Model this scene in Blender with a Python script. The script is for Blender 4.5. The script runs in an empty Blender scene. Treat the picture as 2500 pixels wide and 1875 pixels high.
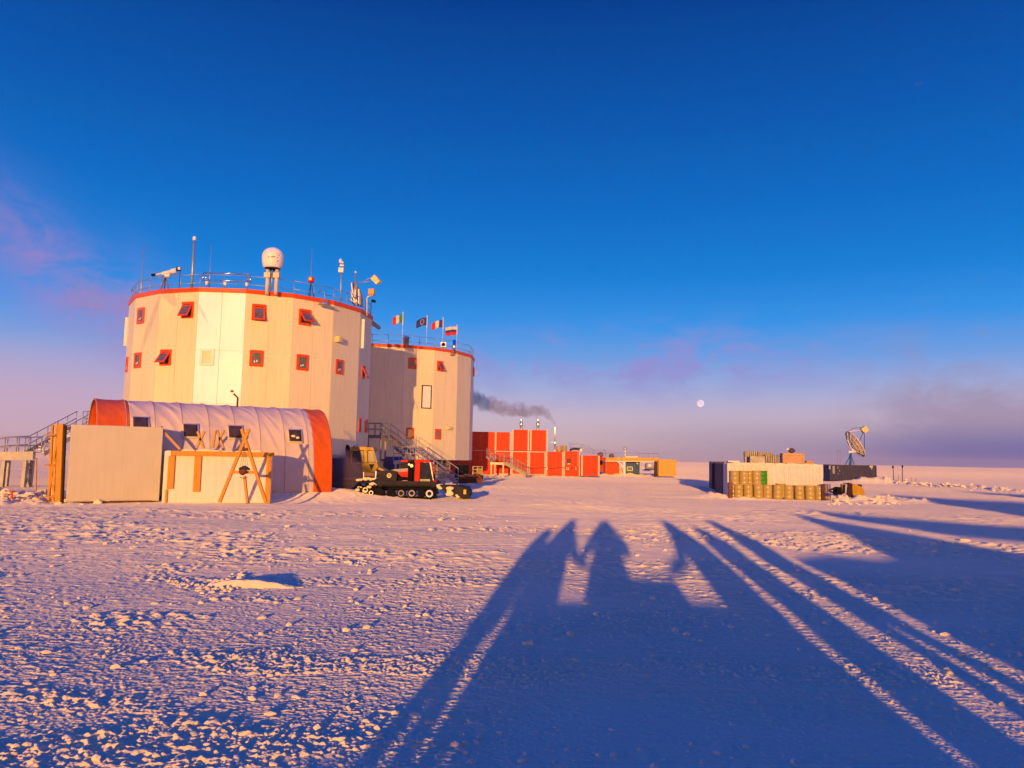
import bpy, bmesh, math, random
import numpy as np
from mathutils import Vector, Matrix
random.seed(7); R_=math.radians
SC=bpy.context.scene; COL=SC.collection

# ------------------------------------------------------------------ camera
F=1880.; PW,PH=2500.,1875.; CAMZ=2.27
_p,_r=R_(5.5),R_(1.05)
FW=Vector((0,math.cos(_p),math.sin(_p))); RT=Vector((1,0,0)); UP=RT.cross(FW)
RT,UP=RT*math.cos(_r)+UP*math.sin(_r), UP*math.cos(_r)-RT*math.sin(_r)
cam=bpy.data.cameras.new('camera'); camo=bpy.data.objects.new('camera',cam); COL.objects.link(camo)
M=Matrix((RT,UP,-FW)).transposed().to_4x4(); M.translation=Vector((0,0,CAMZ)); camo.matrix_world=M
cam.sensor_width=36; cam.lens=F/PW*36; cam.clip_start=.05; cam.clip_end=20000; SC.camera=camo
SC.view_settings.view_transform='Standard'; SC.view_settings.look='None'; SC.view_settings.exposure=0; SC.view_settings.gamma=1

# ------------------------------------------------------------------ sun
SUN_AZ,SUN_EL=R_(6.63),R_(4.53)                    # light travels towards +Y, a little towards +X, falling 4.5 degrees
SD=Vector((math.sin(SUN_AZ)*math.cos(SUN_EL),math.cos(SUN_AZ)*math.cos(SUN_EL),-math.sin(SUN_EL)))
sl=bpy.data.lights.new('sun','SUN'); sl.energy=4.7; sl.angle=R_(.53); sl.color=(1.0,.49,.115)
so=bpy.data.objects.new('sun',sl); COL.objects.link(so); so.rotation_euler=SD.to_track_quat('-Z','Y').to_euler()
so.location=(-10,-60,40)

# ------------------------------------------------------------------ world
def lin(r,g,b):
    f=lambda c:(c/255/12.92 if c/255<=.04045 else ((c/255+.055)/1.055)**2.4)
    return (f(r),f(g),f(b))
W=bpy.data.worlds.new("World"); SC.world=W; W.use_nodes=True; nt=W.node_tree; nt.nodes.clear()
def N(t,**k):
    n=nt.nodes.new(t)
    for a,b in k.items(): setattr(n,a,b)
    return n
def mth(op,a,b=None,c=None,clamp=False):
    n=N('ShaderNodeMath',operation=op); n.use_clamp=clamp
    for i,v in enumerate((a,b,c)):
        if v is None: continue
        if isinstance(v,(int,float)): n.inputs[i].default_value=v
        else: nt.links.new(v,n.inputs[i])
    return n.outputs[0]
def mixc(fac,a,b,bt='MIX'):
    n=N('ShaderNodeMix',data_type='RGBA',blend_type=bt)
    for s,v in ((n.inputs[0],fac),(n.inputs[6],a),(n.inputs[7],b)):
        if isinstance(v,(int,float)): s.default_value=v
        elif isinstance(v,tuple): s.default_value=(*v,1)
        else: nt.links.new(v,s)
    return n.outputs[2]
sky=N('ShaderNodeTexSky',sky_type='NISHITA'); sky.sun_disc=False; sky.sun_elevation=SUN_EL; sky.sun_rotation=R_(180)+SUN_AZ; sky.altitude=3200; sky.air_density=.7; sky.dust_density=.1; sky.ozone_density=3
tc=N('ShaderNodeTexCoord'); sx=N('ShaderNodeSeparateXYZ'); nt.links.new(tc.outputs['Generated'],sx.inputs[0])
az=mth('MULTIPLY',mth('ARCTAN2',sx.outputs[0],sx.outputs[1]),57.2958)
el=mth('MULTIPLY',mth('ARCSINE',sx.outputs[2]),57.2958)
ramp=N('ShaderNodeValToRGB'); nt.links.new(mth('DIVIDE',el,60.),ramp.inputs[0])
stops=[(0,(198,162,164)),(1.2,(208,178,180)),(3,(202,182,200)),(5,(165,174,216)),(7.5,(106,158,226)),(10,(48,146,230)),(13.5,(8,126,214)),(18,(0,108,198)),(24,(0,88,178)),(32,(0,62,146)),(45,(0,66,222)),(60,(0,80,255))]
cr=ramp.color_ramp
while len(cr.elements)<len(stops): cr.elements.new(.5)
for e,(a,c) in zip(cr.elements,stops): e.position=a/60; e.color=(*lin(*c),1)
def noise(scale,detail,vec,rough=.55,dist=0):
    n=N('ShaderNodeTexNoise'); n.inputs['Scale'].default_value=scale; n.inputs['Detail'].default_value=detail; n.inputs['Roughness'].default_value=rough; n.inputs['Distortion'].default_value=dist
    nt.links.new(vec,n.inputs['Vector']); return n.outputs[0]
mp=N('ShaderNodeMapping'); mp.inputs['Scale'].default_value=(1,1,2.2); nt.links.new(tc.outputs['Generated'],mp.inputs[0])
nz=noise(7,9,mp.outputs[0],.6,.9); nz2=noise(20,8,mp.outputs[0],.62,.6)
def blob(a0,e0,sa,se,tilt=0.):
    da=mth('SUBTRACT',az,a0); de=mth('SUBTRACT',el,e0)
    de=mth('ADD',de,mth('MULTIPLY',da,tilt))
    q=mth('ADD',mth('POWER',mth('DIVIDE',mth('ABSOLUTE',da),sa),2.),mth('POWER',mth('DIVIDE',mth('ABSOLUTE',de),se),2.))
    return mth('POWER',2.718,mth('MULTIPLY',q,-1.))
def thr(v,a,b):
    n=N('ShaderNodeMapRange',interpolation_type='SMOOTHSTEP'); nt.links.new(v,n.inputs[0]); n.inputs[1].default_value=a; n.inputs[2].default_value=b; return n.outputs[0]
skc=ramp.outputs[0]
left=mth('MULTIPLY',mth('MAXIMUM',blob(-30.5,11.0,5.5,3.0,.62),blob(-26.2,8.6,3.8,3.2,.45)),thr(mth('ADD',nz,mth('MULTIPLY',nz2,.25)),.34,.74))
skc=mixc(mth('MULTIPLY',left,.9),skc,lin(158,132,198))
lowl=mth('MULTIPLY',blob(-31,3.2,15,3.6),.6); skc=mixc(lowl,skc,lin(196,160,190))
band=mth('MULTIPLY',mth('MULTIPLY',blob(9,7.0,13,2.2,-.02),thr(mth('ADD',nz,mth('MULTIPLY',mth('SUBTRACT',nz2,.5),.5)),.40,.64)),.85); skc=mixc(band,skc,lin(150,142,208))
rc=mth('MULTIPLY',thr(mth('ADD',blob(33,1.5,9.5,4.2,.20),mth('ADD',mth('MULTIPLY',mth('SUBTRACT',nz,.5),1.1),mth('MULTIPLY',mth('SUBTRACT',nz2,.5),.8))),.15,.85),thr(az,19,30)); skc=mixc(mth('MULTIPLY',rc,.74),skc,lin(156,138,166))
rb=mth('MULTIPLY',blob(33,.7,15,1.7),.95); skc=mixc(rb,skc,lin(96,100,164))
rb2=mth('MULTIPLY',blob(16,1.3,9,2.0),.35); skc=mixc(rb2,skc,lin(150,140,172))
back=thr(mth('ABSOLUTE',az),55,150)      # unseen horizon behind the camera boosted as warm fill, sky above it darkened
skc=mixc(mth('MULTIPLY',back,blob(180,16,400,17)),skc,(.05,.07,.13))
skc=mixc(mth('MULTIPLY',back,blob(180,0,400,5.0)),skc,(9.5,4.0,.8))
tot=mixc(1.0,mixc(1.0,skc,(10.,10.,10.),'MULTIPLY'),mixc(1.0,sky.outputs[0],(.002,.004,.01),'MULTIPLY'),'ADD')
bg=N('ShaderNodeBackground'); bg.inputs[1].default_value=.1; nt.links.new(tot,bg.inputs[0])
wo=N('ShaderNodeOutputWorld'); nt.links.new(bg.outputs[0],wo.inputs[0])

# ------------------------------------------------------------------ pixel <-> place helpers (2500 x 1875 photo)
def ray(px,py): return FW+RT*((px-PW/2)/F)+UP*((PH/2-py)/F)
def at(px,py,Y): d=ray(px,py); return Vector((0,0,CAMZ))+d*(Y/d.y)
def gnd(px,py,z=0.): d=ray(px,py); return Vector((0,0,CAMZ))+d*((z-CAMZ)/d.z)
def proj(p):
    d=Vector(p)-Vector((0,0,CAMZ)); z=d.dot(FW); return (PW/2+F*d.dot(RT)/z, PH/2-F*d.dot(UP)/z)
def zat(x,y,py):                                    # height above (x,y) that shows at photo row py
    a,b=proj((x,y,0))[1],proj((x,y,5))[1]; z=5*(py-a)/(b-a)
    b2=proj((x,y,z))[1]; return z+(py-b2)*5/(b-a)

# ------------------------------------------------------------------ materials
MATS={}
def mat(name,col,rough=.6,metal=0.,var=.12,scale=3.,bump=0.,bscale=20.,droughs=0.,spec=.22,stretch=(1,1,1),col2=None,emit=None,alpha=None,streak=0.,coat=0.):
    if name in MATS: return MATS[name]
    m=bpy.data.materials.new(name); m.use_nodes=True; t=m.node_tree; b=t.nodes['Principled BSDF']
    tcn=t.nodes.new('ShaderNodeTexCoord'); mpn=t.nodes.new('ShaderNodeMapping'); mpn.inputs['Scale'].default_value=stretch
    t.links.new(tcn.outputs['Object'],mpn.inputs[0])
    n=t.nodes.new('ShaderNodeTexNoise'); n.inputs['Scale'].default_value=scale; n.inputs['Detail'].default_value=6; n.inputs['Roughness'].default_value=.6; t.links.new(mpn.outputs[0],n.inputs[0])
    r=t.nodes.new('ShaderNodeValToRGB'); t.links.new(n.outputs[0],r.inputs[0])
    c2=col2 or tuple(c*(1-var*2) for c in col); c1=tuple(min(1,c*(1+var*.5)) for c in col)
    r.color_ramp.elements[0].position=.3; r.color_ramp.elements[0].color=(*c2,1); r.color_ramp.elements[1].position=.65; r.color_ramp.elements[1].color=(*c1,1)
    out=r.outputs[0]
    if streak:
        m2=t.nodes.new('ShaderNodeMapping'); m2.inputs['Scale'].default_value=(6,6,.35); t.links.new(tcn.outputs['Object'],m2.inputs[0])
        n2=t.nodes.new('ShaderNodeTexNoise'); n2.inputs['Scale'].default_value=1.4; n2.inputs['Detail'].default_value=5; t.links.new(m2.outputs[0],n2.inputs[0])
        r2=t.nodes.new('ShaderNodeValToRGB'); r2.color_ramp.elements[0].position=.32; r2.color_ramp.elements[0].color=(1-streak,1-streak*1.1,1-streak*1.2,1); r2.color_ramp.elements[1].position=.55; r2.color_ramp.elements[1].color=(1,1,1,1); t.links.new(n2.outputs[0],r2.inputs[0])
        mx=t.nodes.new('ShaderNodeMix'); mx.data_type='RGBA'; mx.blend_type='MULTIPLY'; mx.inputs[0].default_value=1; t.links.new(out,mx.inputs[6]); t.links.new(r2.outputs[0],mx.inputs[7]); out=mx.outputs[2]
    t.links.new(out,b.inputs['Base Color'])
    b.inputs['Metallic'].default_value=metal; b.inputs['Specular IOR Level'].default_value=spec; b.inputs['Diffuse Roughness'].default_value=droughs
    mr=t.nodes.new('ShaderNodeMapRange'); t.links.new(n.outputs[0],mr.inputs[0]); mr.inputs[3].default_value=min(1,rough*1.2); mr.inputs[4].default_value=rough*.8; t.links.new(mr.outputs[0],b.inputs['Roughness'])
    if coat: b.inputs['Coat Weight'].default_value=coat; b.inputs['Coat Roughness'].default_value=.2
    if bump:
        n3=t.nodes.new('ShaderNodeTexNoise'); n3.inputs['Scale'].default_value=bscale; n3.inputs['Detail'].default_value=5; t.links.new(mpn.outputs[0],n3.inputs[0])
        bp=t.nodes.new('ShaderNodeBump'); bp.inputs['Strength'].default_value=1; bp.inputs['Distance'].default_value=bump; t.links.new(n3.outputs[0],bp.inputs['Height']); t.links.new(bp.outputs[0],b.inputs['Normal'])
    MATS[name]=m; return m

# ------------------------------------------------------------------ mesh builder
class MB:
    def __init__(s): s.v=[]; s.f=[]; s.sm=[]; s.M=Matrix()
    def add(s,vs,fs,smooth=False):
        o=len(s.v); s.v+= [s.M@Vector(v) for v in vs]; s.f+=[tuple(i+o for i in f) for f in fs]; s.sm+=[smooth]*len(fs); return s
    def box(s,c,sz,rot=None):
        x,y,z=[a/2 for a in sz]; vs=[Vector((i,j,k)) for k in(-z,z) for j in(-y,y) for i in(-x,x)]
        if rot is not None:
            q=rot if isinstance(rot,Matrix) else Matrix.Rotation(rot,3,'Z'); vs=[q@v for v in vs]
        c=Vector(c); return s.add([v+c for v in vs],[(0,2,3,1),(4,5,7,6),(0,1,5,4),(2,6,7,3),(0,4,6,2),(1,3,7,5)])
    def bb(s,a,b): a,b=Vector(a),Vector(b); return s.box((a+b)/2,[abs(q) for q in (b-a)])
    def beam(s,a,b,w,h=None,up=(0,0,1)):
        a,b=Vector(a),Vector(b); h=h or w; d=b-a; L=d.length; d.normalize(); u=Vector(up)
        if abs(d.dot(u))>.99: u=Vector((0,1,0))
        x=d.cross(u).normalized(); u=x.cross(d); q=Matrix((x,d,u)).transposed(); return s.box((a+b)/2,(w,L,h),q)
    def tube(s,pts,r,n=8,cap=True,smooth=True):
        pts=[Vector(p) for p in pts]; rs=r if isinstance(r,(list,tuple)) else [r]*len(pts); vs=[];fs=[]
        for i,p in enumerate(pts):
            d=(pts[min(i+1,len(pts)-1)]-pts[max(i-1,0)]).normalized(); u=Vector((0,0,1)) if abs(d.z)<.95 else Vector((0,1,0))
            x=d.cross(u).normalized(); y=x.cross(d)
            vs+=[p+(x*math.cos(2*math.pi*k/n)+y*math.sin(2*math.pi*k/n))*rs[i] for k in range(n)]
        for i in range(len(pts)-1):
            for k in range(n): fs.append((i*n+k,i*n+(k+1)%n,(i+1)*n+(k+1)%n,(i+1)*n+k))
        s.add(vs,fs,smooth)
        if cap: s.add(vs[:n],[tuple(range(n))]); s.add(vs[-n:],[tuple(range(n))[::-1]])
        return s
    def lathe(s,prof,n=20,smooth=False,c=(0,0,0)):
        c=Vector(c); vs=[c+Vector((r*math.cos(2*math.pi*k/n),r*math.sin(2*math.pi*k/n),z)) for r,z in prof for k in range(n)]; fs=[]
        for i in range(len(prof)-1):
            for k in range(n): fs.append((i*n+k,i*n+(k+1)%n,(i+1)*n+(k+1)%n,(i+1)*n+k))
        return s.add(vs,fs,smooth)
    def prism(s,poly,ext,smooth=False):
        n=len(poly); e=Vector(ext); p=[Vector(q) for q in poly]
        return s.add(p+[q+e for q in p],[tuple(range(n))[::-1],tuple(range(n,2*n))]+[(i,(i+1)%n,n+(i+1)%n,n+i) for i in range(n)],smooth)
    def ball(s,c,r,n=10,sq=(1,1,1),jit=0.):
        prof=[(math.sin(math.pi*i/n),-math.cos(math.pi*i/n)) for i in range(n+1)]; m=n*2; c=Vector(c); vs=[]
        for a,z in prof:
            for k in range(m):
                j=1+random.uniform(-jit,jit); vs.append(c+Vector((a*math.cos(math.pi*k/n)*r*sq[0],a*math.sin(math.pi*k/n)*r*sq[1],z*r*sq[2]))*j if jit==0 else c+Vector((a*math.cos(math.pi*k/n)*r*sq[0]*j,a*math.sin(math.pi*k/n)*r*sq[1]*j,z*r*sq[2]*j)))
        return s.add(vs,[(i*m+k,i*m+(k+1)%m,(i+1)*m+(k+1)%m,(i+1)*m+k) for i in range(n) for k in range(m)],True)
    def build(s,name,m,parent=None,bevel=0.):
        me=bpy.data.meshes.new(name)
        rp=None
        if parent is not None:
            q=parent
            while q.parent: q=q.parent
            rp=Vector(q.location)
        vs=[(v-rp if rp is not None else v) for v in s.v]
        me.from_pydata([tuple(v) for v in vs],[],s.f); me.polygons.foreach_set('use_smooth',s.sm); me.materials.append(m)
        bm=bmesh.new(); bm.from_mesh(me); bmesh.ops.remove_doubles(bm,verts=bm.verts,dist=1e-5); bmesh.ops.recalc_face_normals(bm,faces=bm.faces); bm.to_mesh(me); bm.free(); me.update()
        o=bpy.data.objects.new(name,me); COL.objects.link(o)
        if parent is not None: o.parent=parent
        if bevel:
            b=o.modifiers.new('bevel','BEVEL'); b.width=bevel; b.segments=2; b.limit_method='ANGLE'
        return o
# world coordinates are used for every mesh; build() takes off the thing's own origin
def thing(name,label,cat,loc,group=None):
    o=bpy.data.objects.new(name,None); COL.objects.link(o); o.location=Vector(loc); o.empty_display_size=.3; o['label']=label; o['category']=cat
    if group: o['group']=group
    return o
def tag(o,label,cat,group=None,kind=None):
    if label: o['label']=label
    if cat: o['category']=cat
    if group: o['group']=group
    if kind: o['kind']=kind
    return o
def dup(root,loc,label,rotz=None):                  # a thing with copies of its parts and sub-parts
    r=root.copy(); COL.objects.link(r); r.location=loc; r['label']=label
    if rotz is not None: r.rotation_euler=(0,0,rotz)
    def rec(a,b):
        for ch in list(a.children):
            c=ch.copy(); COL.objects.link(c); c.parent=b; rec(ch,c)
    rec(root,r); return r
ORD=['first','second','third','fourth','fifth','sixth','seventh','eighth','ninth','tenth','eleventh','twelfth']

cream=mat('cream_panel',(.83,.73,.46),.5,var=.025,scale=.35,bump=.004,bscale=1.2,streak=.08,spec=.3)
gloss=mat('glossy_glare_panel',(.84,.78,.86),.40,var=.02,scale=.5,bump=.003,bscale=.9,streak=.05,spec=.55)  # base colour whitened to paint in the glare of sun and sky
redp=mat('orange_red_paint',(.78,.075,.004),.4,var=.08,streak=.1)
canvas=mat('cream_canvas',(.72,.58,.42),.6,var=.04,bump=.01,bscale=2.5,scale=1.)
ocanvas=mat('orange_canvas',(.74,.120,.003),.45,var=.08,bump=.012,bscale=3)
wpanel=mat('white_panel',(.60,.54,.40),.6,var=.03,scale=.8,streak=.04)
wboard=mat('white_board',(.82,.74,.60),.6,var=.04,scale=1,streak=.08)
ywood=mat('yellow_wood',(.68,.30,.03),.6,var=.15,scale=5,stretch=(6,6,.6))
pwood=mat('pale_wood',(.62,.36,.13),.7,var=.2,scale=5,stretch=(1,1,8))
steel=mat('galvanised_steel',(.42,.40,.38),.45,.6,var=.1)
dsteel=mat('dark_steel',(.032,.026,.028),.65,0.,var=.2,spec=.15)
black=mat('black_rubber',(.010,.008,.008),.8,var=.2,spec=.1)
shiny=mat('polished_steel',(.75,.72,.68),.22,1.,var=.05)
whitep=mat('white_paint',(.82,.80,.76),.45,var=.05)
redc=mat('red_container_paint',(.74,.070,.010),.6,var=.08,scale=2,streak=.16)
dblue=mat('dark_blue_container_paint',(.045,.042,.11),.5,var=.2,streak=.3)
wcont=mat('white_container_paint',(.78,.70,.60),.5,var=.05,streak=.12)
ochre=mat('ochre_drum_paint',(.50,.37,.11),.28,var=.06,spec=.4,streak=.10,coat=.2)
green=mat('green_drum_paint',(.04,.30,.015),.35,var=.1)
glass=mat('window_glass',(.13,.12,.12),.04,0,var=.2,spec=.6)
dglass=mat('dark_glass',(.04,.04,.045),.03,0,var=.2,spec=.5)
yel=mat('yellow_machine_paint',(.58,.34,.03),.45,var=.12,streak=.15)
redm=mat('red_machine_paint',(.72,.022,.006),.55,var=.06,spec=.15)
gold=mat('pale_yellow_box_paint',(.75,.62,.25),.5,var=.06)
bluep=mat('blue_paint',(.03,.13,.42),.5,var=.1)
tealp=mat('blue_cabin_paint',(.055,.13,.33),.5,var=.1,streak=.15)
rust=mat('rusty_steel',(.16,.06,.035),.7,.2,var=.3)
snowm=mat('packed_snow',(.90,.78,.48),.7,var=.02,scale=4,bump=.03,bscale=6,droughs=1.,spec=.2)
# ------------------------------------------------------------------ snow ground (one sheet to the horizon)
rng=np.random.RandomState(3); PERM=rng.permutation(4096); GA=rng.rand(4096)*2*np.pi
def pn(x,y,seed=0):
    xi=np.floor(x).astype(np.int64); yi=np.floor(y).astype(np.int64); fx=x-xi; fy=y-yi
    u=fx*fx*fx*(fx*(fx*6-15)+10); v=fy*fy*fy*(fy*(fy*6-15)+10)
    def g(ix,iy,dx,dy):
        a=GA[PERM[(PERM[(ix+seed*17)&4095]+iy)&4095]]; return np.cos(a)*dx+np.sin(a)*dy
    a=g(xi,yi,fx,fy); b=g(xi+1,yi,fx-1,fy); c=g(xi,yi+1,fx,fy-1); d=g(xi+1,yi+1,fx-1,fy-1)
    return ((a*(1-u)+b*u)*(1-v)+(c*(1-u)+d*u)*v)*1.5
def ss(a,b,x): t=np.clip((x-a)/(b-a),0,1); return t*t*(3-2*t)
CA,SA=math.cos(SUN_AZ),math.sin(SUN_AZ)
TRACKS=[  # vehicle tracks: poly-lines in metres, half gauge
 ([(-26,13),(-15,16),(-6,20.5),(2,28),(6,36)],.9,.16),
 ([(-24,20),(-12,21.5),(0,27),(10,31),(16,36),(14,44),(6,60)],.95,.2),
 ([(-30,13.5),(-14,14.8),(-4,19),(4,21)],.0,.10),
 ([(-9,29),(-6,34),(-1,33),(4,31),(14,31.5),(26,35)],.9,.2),
 ([(8,100),(9,60),(5,44),(-3,36),(-16,29),(-30,26)],1.,.25),
 ([(22,20),(12,27),(4,38),(1,60),(-2,80)],1.,.2),
 ([(34,30),(20,33),(8,36),(-4,47)],.9,.16),
 ([(60,62),(40,55),(26,47),(12,41),(3,42),(-8,38)],1.,.22),
]
def polyd(x,y,pts):
    # smooth the polyline then nearest distance
    p=np.array(pts,float)
    for _ in range(3):
        q=[p[0]]
        for a,b in zip(p[:-1],p[1:]): q+= [a*.75+b*.25,a*.25+b*.75]
        q.append(p[-1]); p=np.array(q)
    d=np.full(x.shape,1e9); sg=np.zeros(x.shape)
    for a,b in zip(p[:-1],p[1:]):
        e=b-a; L=(e**2).sum(); t=np.clip(((x-a[0])*e[0]+(y-a[1])*e[1])/L,0,1); dx=x-a[0]-t*e[0]; dy=y-a[1]-t*e[1]; dd=np.hypot(dx,dy)
        m=dd<d; d=np.where(m,dd,d); sg=np.where(m,np.sign(dx*e[1]-dy*e[0]),sg)
    return d*sg
def ground(x,y):
    r=np.hypot(x,y); lat=x*CA-y*SA; al=x*SA+y*CA
    def fade(f): return 1-ss(.45,1.4,r*r*.000180*f)       # drop octaves finer than the grid
    z=.10*pn(x*.05,y*.07,1)*ss(8,20,r)+.035*pn(x*.17,y*.3,2)
    z+=ss(130,600,r)*(1.6*pn(x*.0025+3,y*.004,3)+.5*pn(x*.01,y*.016,9))*np.where(r<3000,1,1)
    # slight swells whose sun side is bright
    m=ss(-.12,.25,pn(x*.09+.3*pn(x*.3,y*.3,5),y*.16,4)+.25*pn(x*.4,y*.6,6))       # rough-patch mask
    left=ss(2,-6,x)*ss(30,14,y); m2=np.clip(m+.25*left,0,1)
    wx=x+.35*pn(x*.8,y*.8,11); wy=y+.28*x*0.18+.25*pn(x*.9,y*.9,12)
    s1=pn(wx*1.9,wy*6.0,13); s1=np.maximum(0,s1-.02)**.8
    s2=pn(wx*6.5,wy*13.,14); s2=np.maximum(0,s2-.14)
    s3=pn(wx*16.,wy*29.,15); s3=np.maximum(0,s3-.10)
    l1=np.maximum(0,pn(x*7.5,y*9.,16)-.16); l2=np.maximum(0,pn(x*18,y*22,17)-.10); l3=pn(x*36,y*44,18)
    pt_=ss(.10,.42,pn(x*.33+.2*y,y*.75,61)+.3*pn(x*.9,y*1.6,62))
    nk=.50+.50*ss(9,15,r)
    z+=nk*(.8*s1*(.005+.014*m2*pt_)*fade(6.)+.85*s2*(.014+.014*m2+.022*pt_)*fade(12.5)+s3*(.012+.010*m2)*fade(27))
    z+=l1*.080*pt_**1.5*(.12+.5*left)*fade(9)+l2*(.006+.022*pt_*m2)*fade(22)+l3*.0030*fade(44)
    far=ss(11,22,r); z+=far*(np.maximum(0,pn(wx*1.5,wy*2.6,21)-.08)*.045*fade(2.6)+np.maximum(0,pn(wx*4.,wy*5.5,22)-.12)*.06*fade(5.5))*(.3+m)*(1-ss(60,140,r))
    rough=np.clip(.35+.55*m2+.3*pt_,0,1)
    for pts,g,w in TRACKS:
        d=polyd(x,y,pts)
        for off in ((-g,g) if g else (0,)):
            e=np.exp(-((d-off)/w)**2); z+= -.026*e+.018*np.exp(-((np.abs(d-off)-w*1.6)/(w*.6))**2)*(.5+m2); rough=rough*(1-.75*e)
    # churned lumps around the left-hand wood box, ridge of ploughed lumps on the right, drift by the drums
    def mound(cx,cy,sx,sy,h,rot=0.):
        c,s=math.cos(rot),math.sin(rot); a=(x-cx)*c+(y-cy)*s; b=-(x-cx)*s+(y-cy)*c
        return h*np.exp(-(a/sx)**2-(b/sy)**2)
    lump=np.maximum(0,pn(x*1.1,y*1.1,31))+.5*np.maximum(0,pn(x*2.7,y*2.7,32))
    z+=mound(-25,35.5,4.5,1.6,.5)*(.4+1.5*lump)+mound(-21,33,2.,.8,.2)*(.3+1.5*lump)
    z+=mound(-11.0,41.2,4.5,2.2,.62,.5)
    z+=mound(44.9,97.,2.6,2.2,.85)*(.75+.35*lump)
    for t in np.linspace(0,1,14):
        z+=mound(47.5-t*1.5,98-t*31,1.6,1.8,.2+.2*((t*37)%1))*(.4+.9*lump)
    z+=mound(15.2,50.5,3.2,1.6,.4)*(.5+lump)+mound(22.,49.5,2.5,1.5,.35)*(.4+1.4*lump)+mound(26,50,3,1.,.2)*lump*1.5
    z+=mound(2.,99,9,3.2,.25)*(.7+lump)+mound(15.5,108,3,2.5,1.0)*(.6+.8*lump)+mound(23,112,5,2,.4)
    # the trampled bank under the photographer and the others
    bank=(.10+.32*ss(-3.0,-2.0,lat))*ss(2.0,.5,al)*ss(-14,-9,al)*ss(-11,-6.5,lat)
    z+=bank*(1+.1*pn(x*.8,y*.8,41))
    low=ss(108,125,r)*0
    # smoother flats darken the snow, standing in for distant shade
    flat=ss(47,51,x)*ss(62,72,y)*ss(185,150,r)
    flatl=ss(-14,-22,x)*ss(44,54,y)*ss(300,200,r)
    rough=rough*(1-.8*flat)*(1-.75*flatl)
    rough=rough*(1-.75*ss(360,420,r+25*pn(x*.01,y*.01,51)))
    return z,np.clip(rough,0,1)
ang_f=np.radians(np.linspace(-38.5,38.5,1180)); ang_b=np.radians(np.concatenate([np.linspace(38.5,321.5,150)[1:-1]]))
ang=np.concatenate([ang_f,ang_b])
rr=np.concatenate([np.linspace(.25,4.6,34),1/np.linspace(1/4.65,1/75.,1120),np.geomspace(76.,2950.,170)])
A,RR=np.meshgrid(ang,rr); X=(RR*np.sin(A)).ravel(); Y=(RR*np.cos(A)).ravel(); Z,RGH=ground(X,Y)
na,nr=len(ang),len(rr); V=np.empty((na*nr+1,3),np.float32); V[:-1,0]=X; V[:-1,1]=Y; V[:-1,2]=Z; V[-1]=(0,0,Z[:na].mean())
i,j=np.meshgrid(np.arange(nr-1),np.arange(na),indexing='ij'); i=i.ravel(); j=j.ravel(); k=(j+1)%na
Q=np.stack([i*na+j,i*na+k,(i+1)*na+k,(i+1)*na+j],1)[:,::-1]
tri=np.stack([np.full(na,na*nr),(np.arange(na)+1)%na,np.arange(na)],1)
me=bpy.data.meshes.new('snow_ground'); me.vertices.add(len(V)); me.vertices.foreach_set('co',V.ravel())
li=np.concatenate([Q.ravel(),tri.ravel()]).astype(np.int32); me.loops.add(len(li)); me.loops.foreach_set('vertex_index',li)
ls=np.concatenate([np.arange(len(Q))*4,len(Q)*4+np.arange(na)*3]).astype(np.int32); me.polygons.add(len(ls)); me.polygons.foreach_set('loop_start',ls)
me.update(calc_edges=True); me.validate()
me.polygons.foreach_set('use_smooth',np.ones(len(ls),bool))
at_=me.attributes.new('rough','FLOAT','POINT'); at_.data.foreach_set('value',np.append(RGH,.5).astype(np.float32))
GM=bpy.data.materials.new('snow_ground'); GM.use_nodes=True; t=GM.node_tree; b=t.nodes['Principled BSDF']
def TN(ty,**k):
    n=t.nodes.new(ty)
    for a_,b_ in k.items(): setattr(n,a_,b_)
    return n
b.inputs['Base Color'].default_value=(.93,.79,.43,1); b.inputs['Roughness'].default_value=.75; b.inputs['Specular IOR Level'].default_value=.0
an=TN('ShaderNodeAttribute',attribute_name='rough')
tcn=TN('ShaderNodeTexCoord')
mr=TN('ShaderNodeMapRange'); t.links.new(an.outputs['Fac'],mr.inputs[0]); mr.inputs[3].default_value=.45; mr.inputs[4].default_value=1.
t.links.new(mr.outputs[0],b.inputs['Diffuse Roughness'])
def gn(scale,st,det,dist=.4):
    m_=TN('ShaderNodeMapping'); m_.inputs['Scale'].default_value=st; m_.inputs['Rotation'].default_value=(0,0,R_(-8)); t.links.new(tcn.outputs['Object'],m_.inputs[0])
    n_=TN('ShaderNodeTexNoise'); n_.inputs['Scale'].default_value=scale; n_.inputs['Detail'].default_value=det; n_.inputs['Distortion'].default_value=dist; t.links.new(m_.outputs[0],n_.inputs[0]); return n_.outputs[0]
n1=gn(1.,(2.2,7.,1),6); n2=gn(1.,(14,30,1),5); n3=gn(1.,(.5,1.6,1),5)
def mul(a_,v): 
    n_=TN('ShaderNodeMath',operation='MULTIPLY'); t.links.new(a_,n_.inputs[0])
    if isinstance(v,float): n_.inputs[1].default_value=v
    else: t.links.new(v,n_.inputs[1])
    return n_.outputs[0]
def add(a_,b_): n_=TN('ShaderNodeMath',operation='ADD'); t.links.new(a_,n_.inputs[0]); t.links.new(b_,n_.inputs[1]); return n_.outputs[0]
n4=gn(1.,(38,75,1),4)
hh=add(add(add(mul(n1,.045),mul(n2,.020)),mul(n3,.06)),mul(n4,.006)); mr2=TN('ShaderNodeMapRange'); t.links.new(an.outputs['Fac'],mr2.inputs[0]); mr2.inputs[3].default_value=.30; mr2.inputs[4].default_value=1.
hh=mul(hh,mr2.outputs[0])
bp=TN('ShaderNodeBump'); bp.inputs['Strength'].default_value=.9; bp.inputs['Distance'].default_value=1.; t.links.new(hh,bp.inputs['Height']); t.links.new(bp.outputs[0],b.inputs['Normal'])
me.materials.append(GM)
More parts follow.
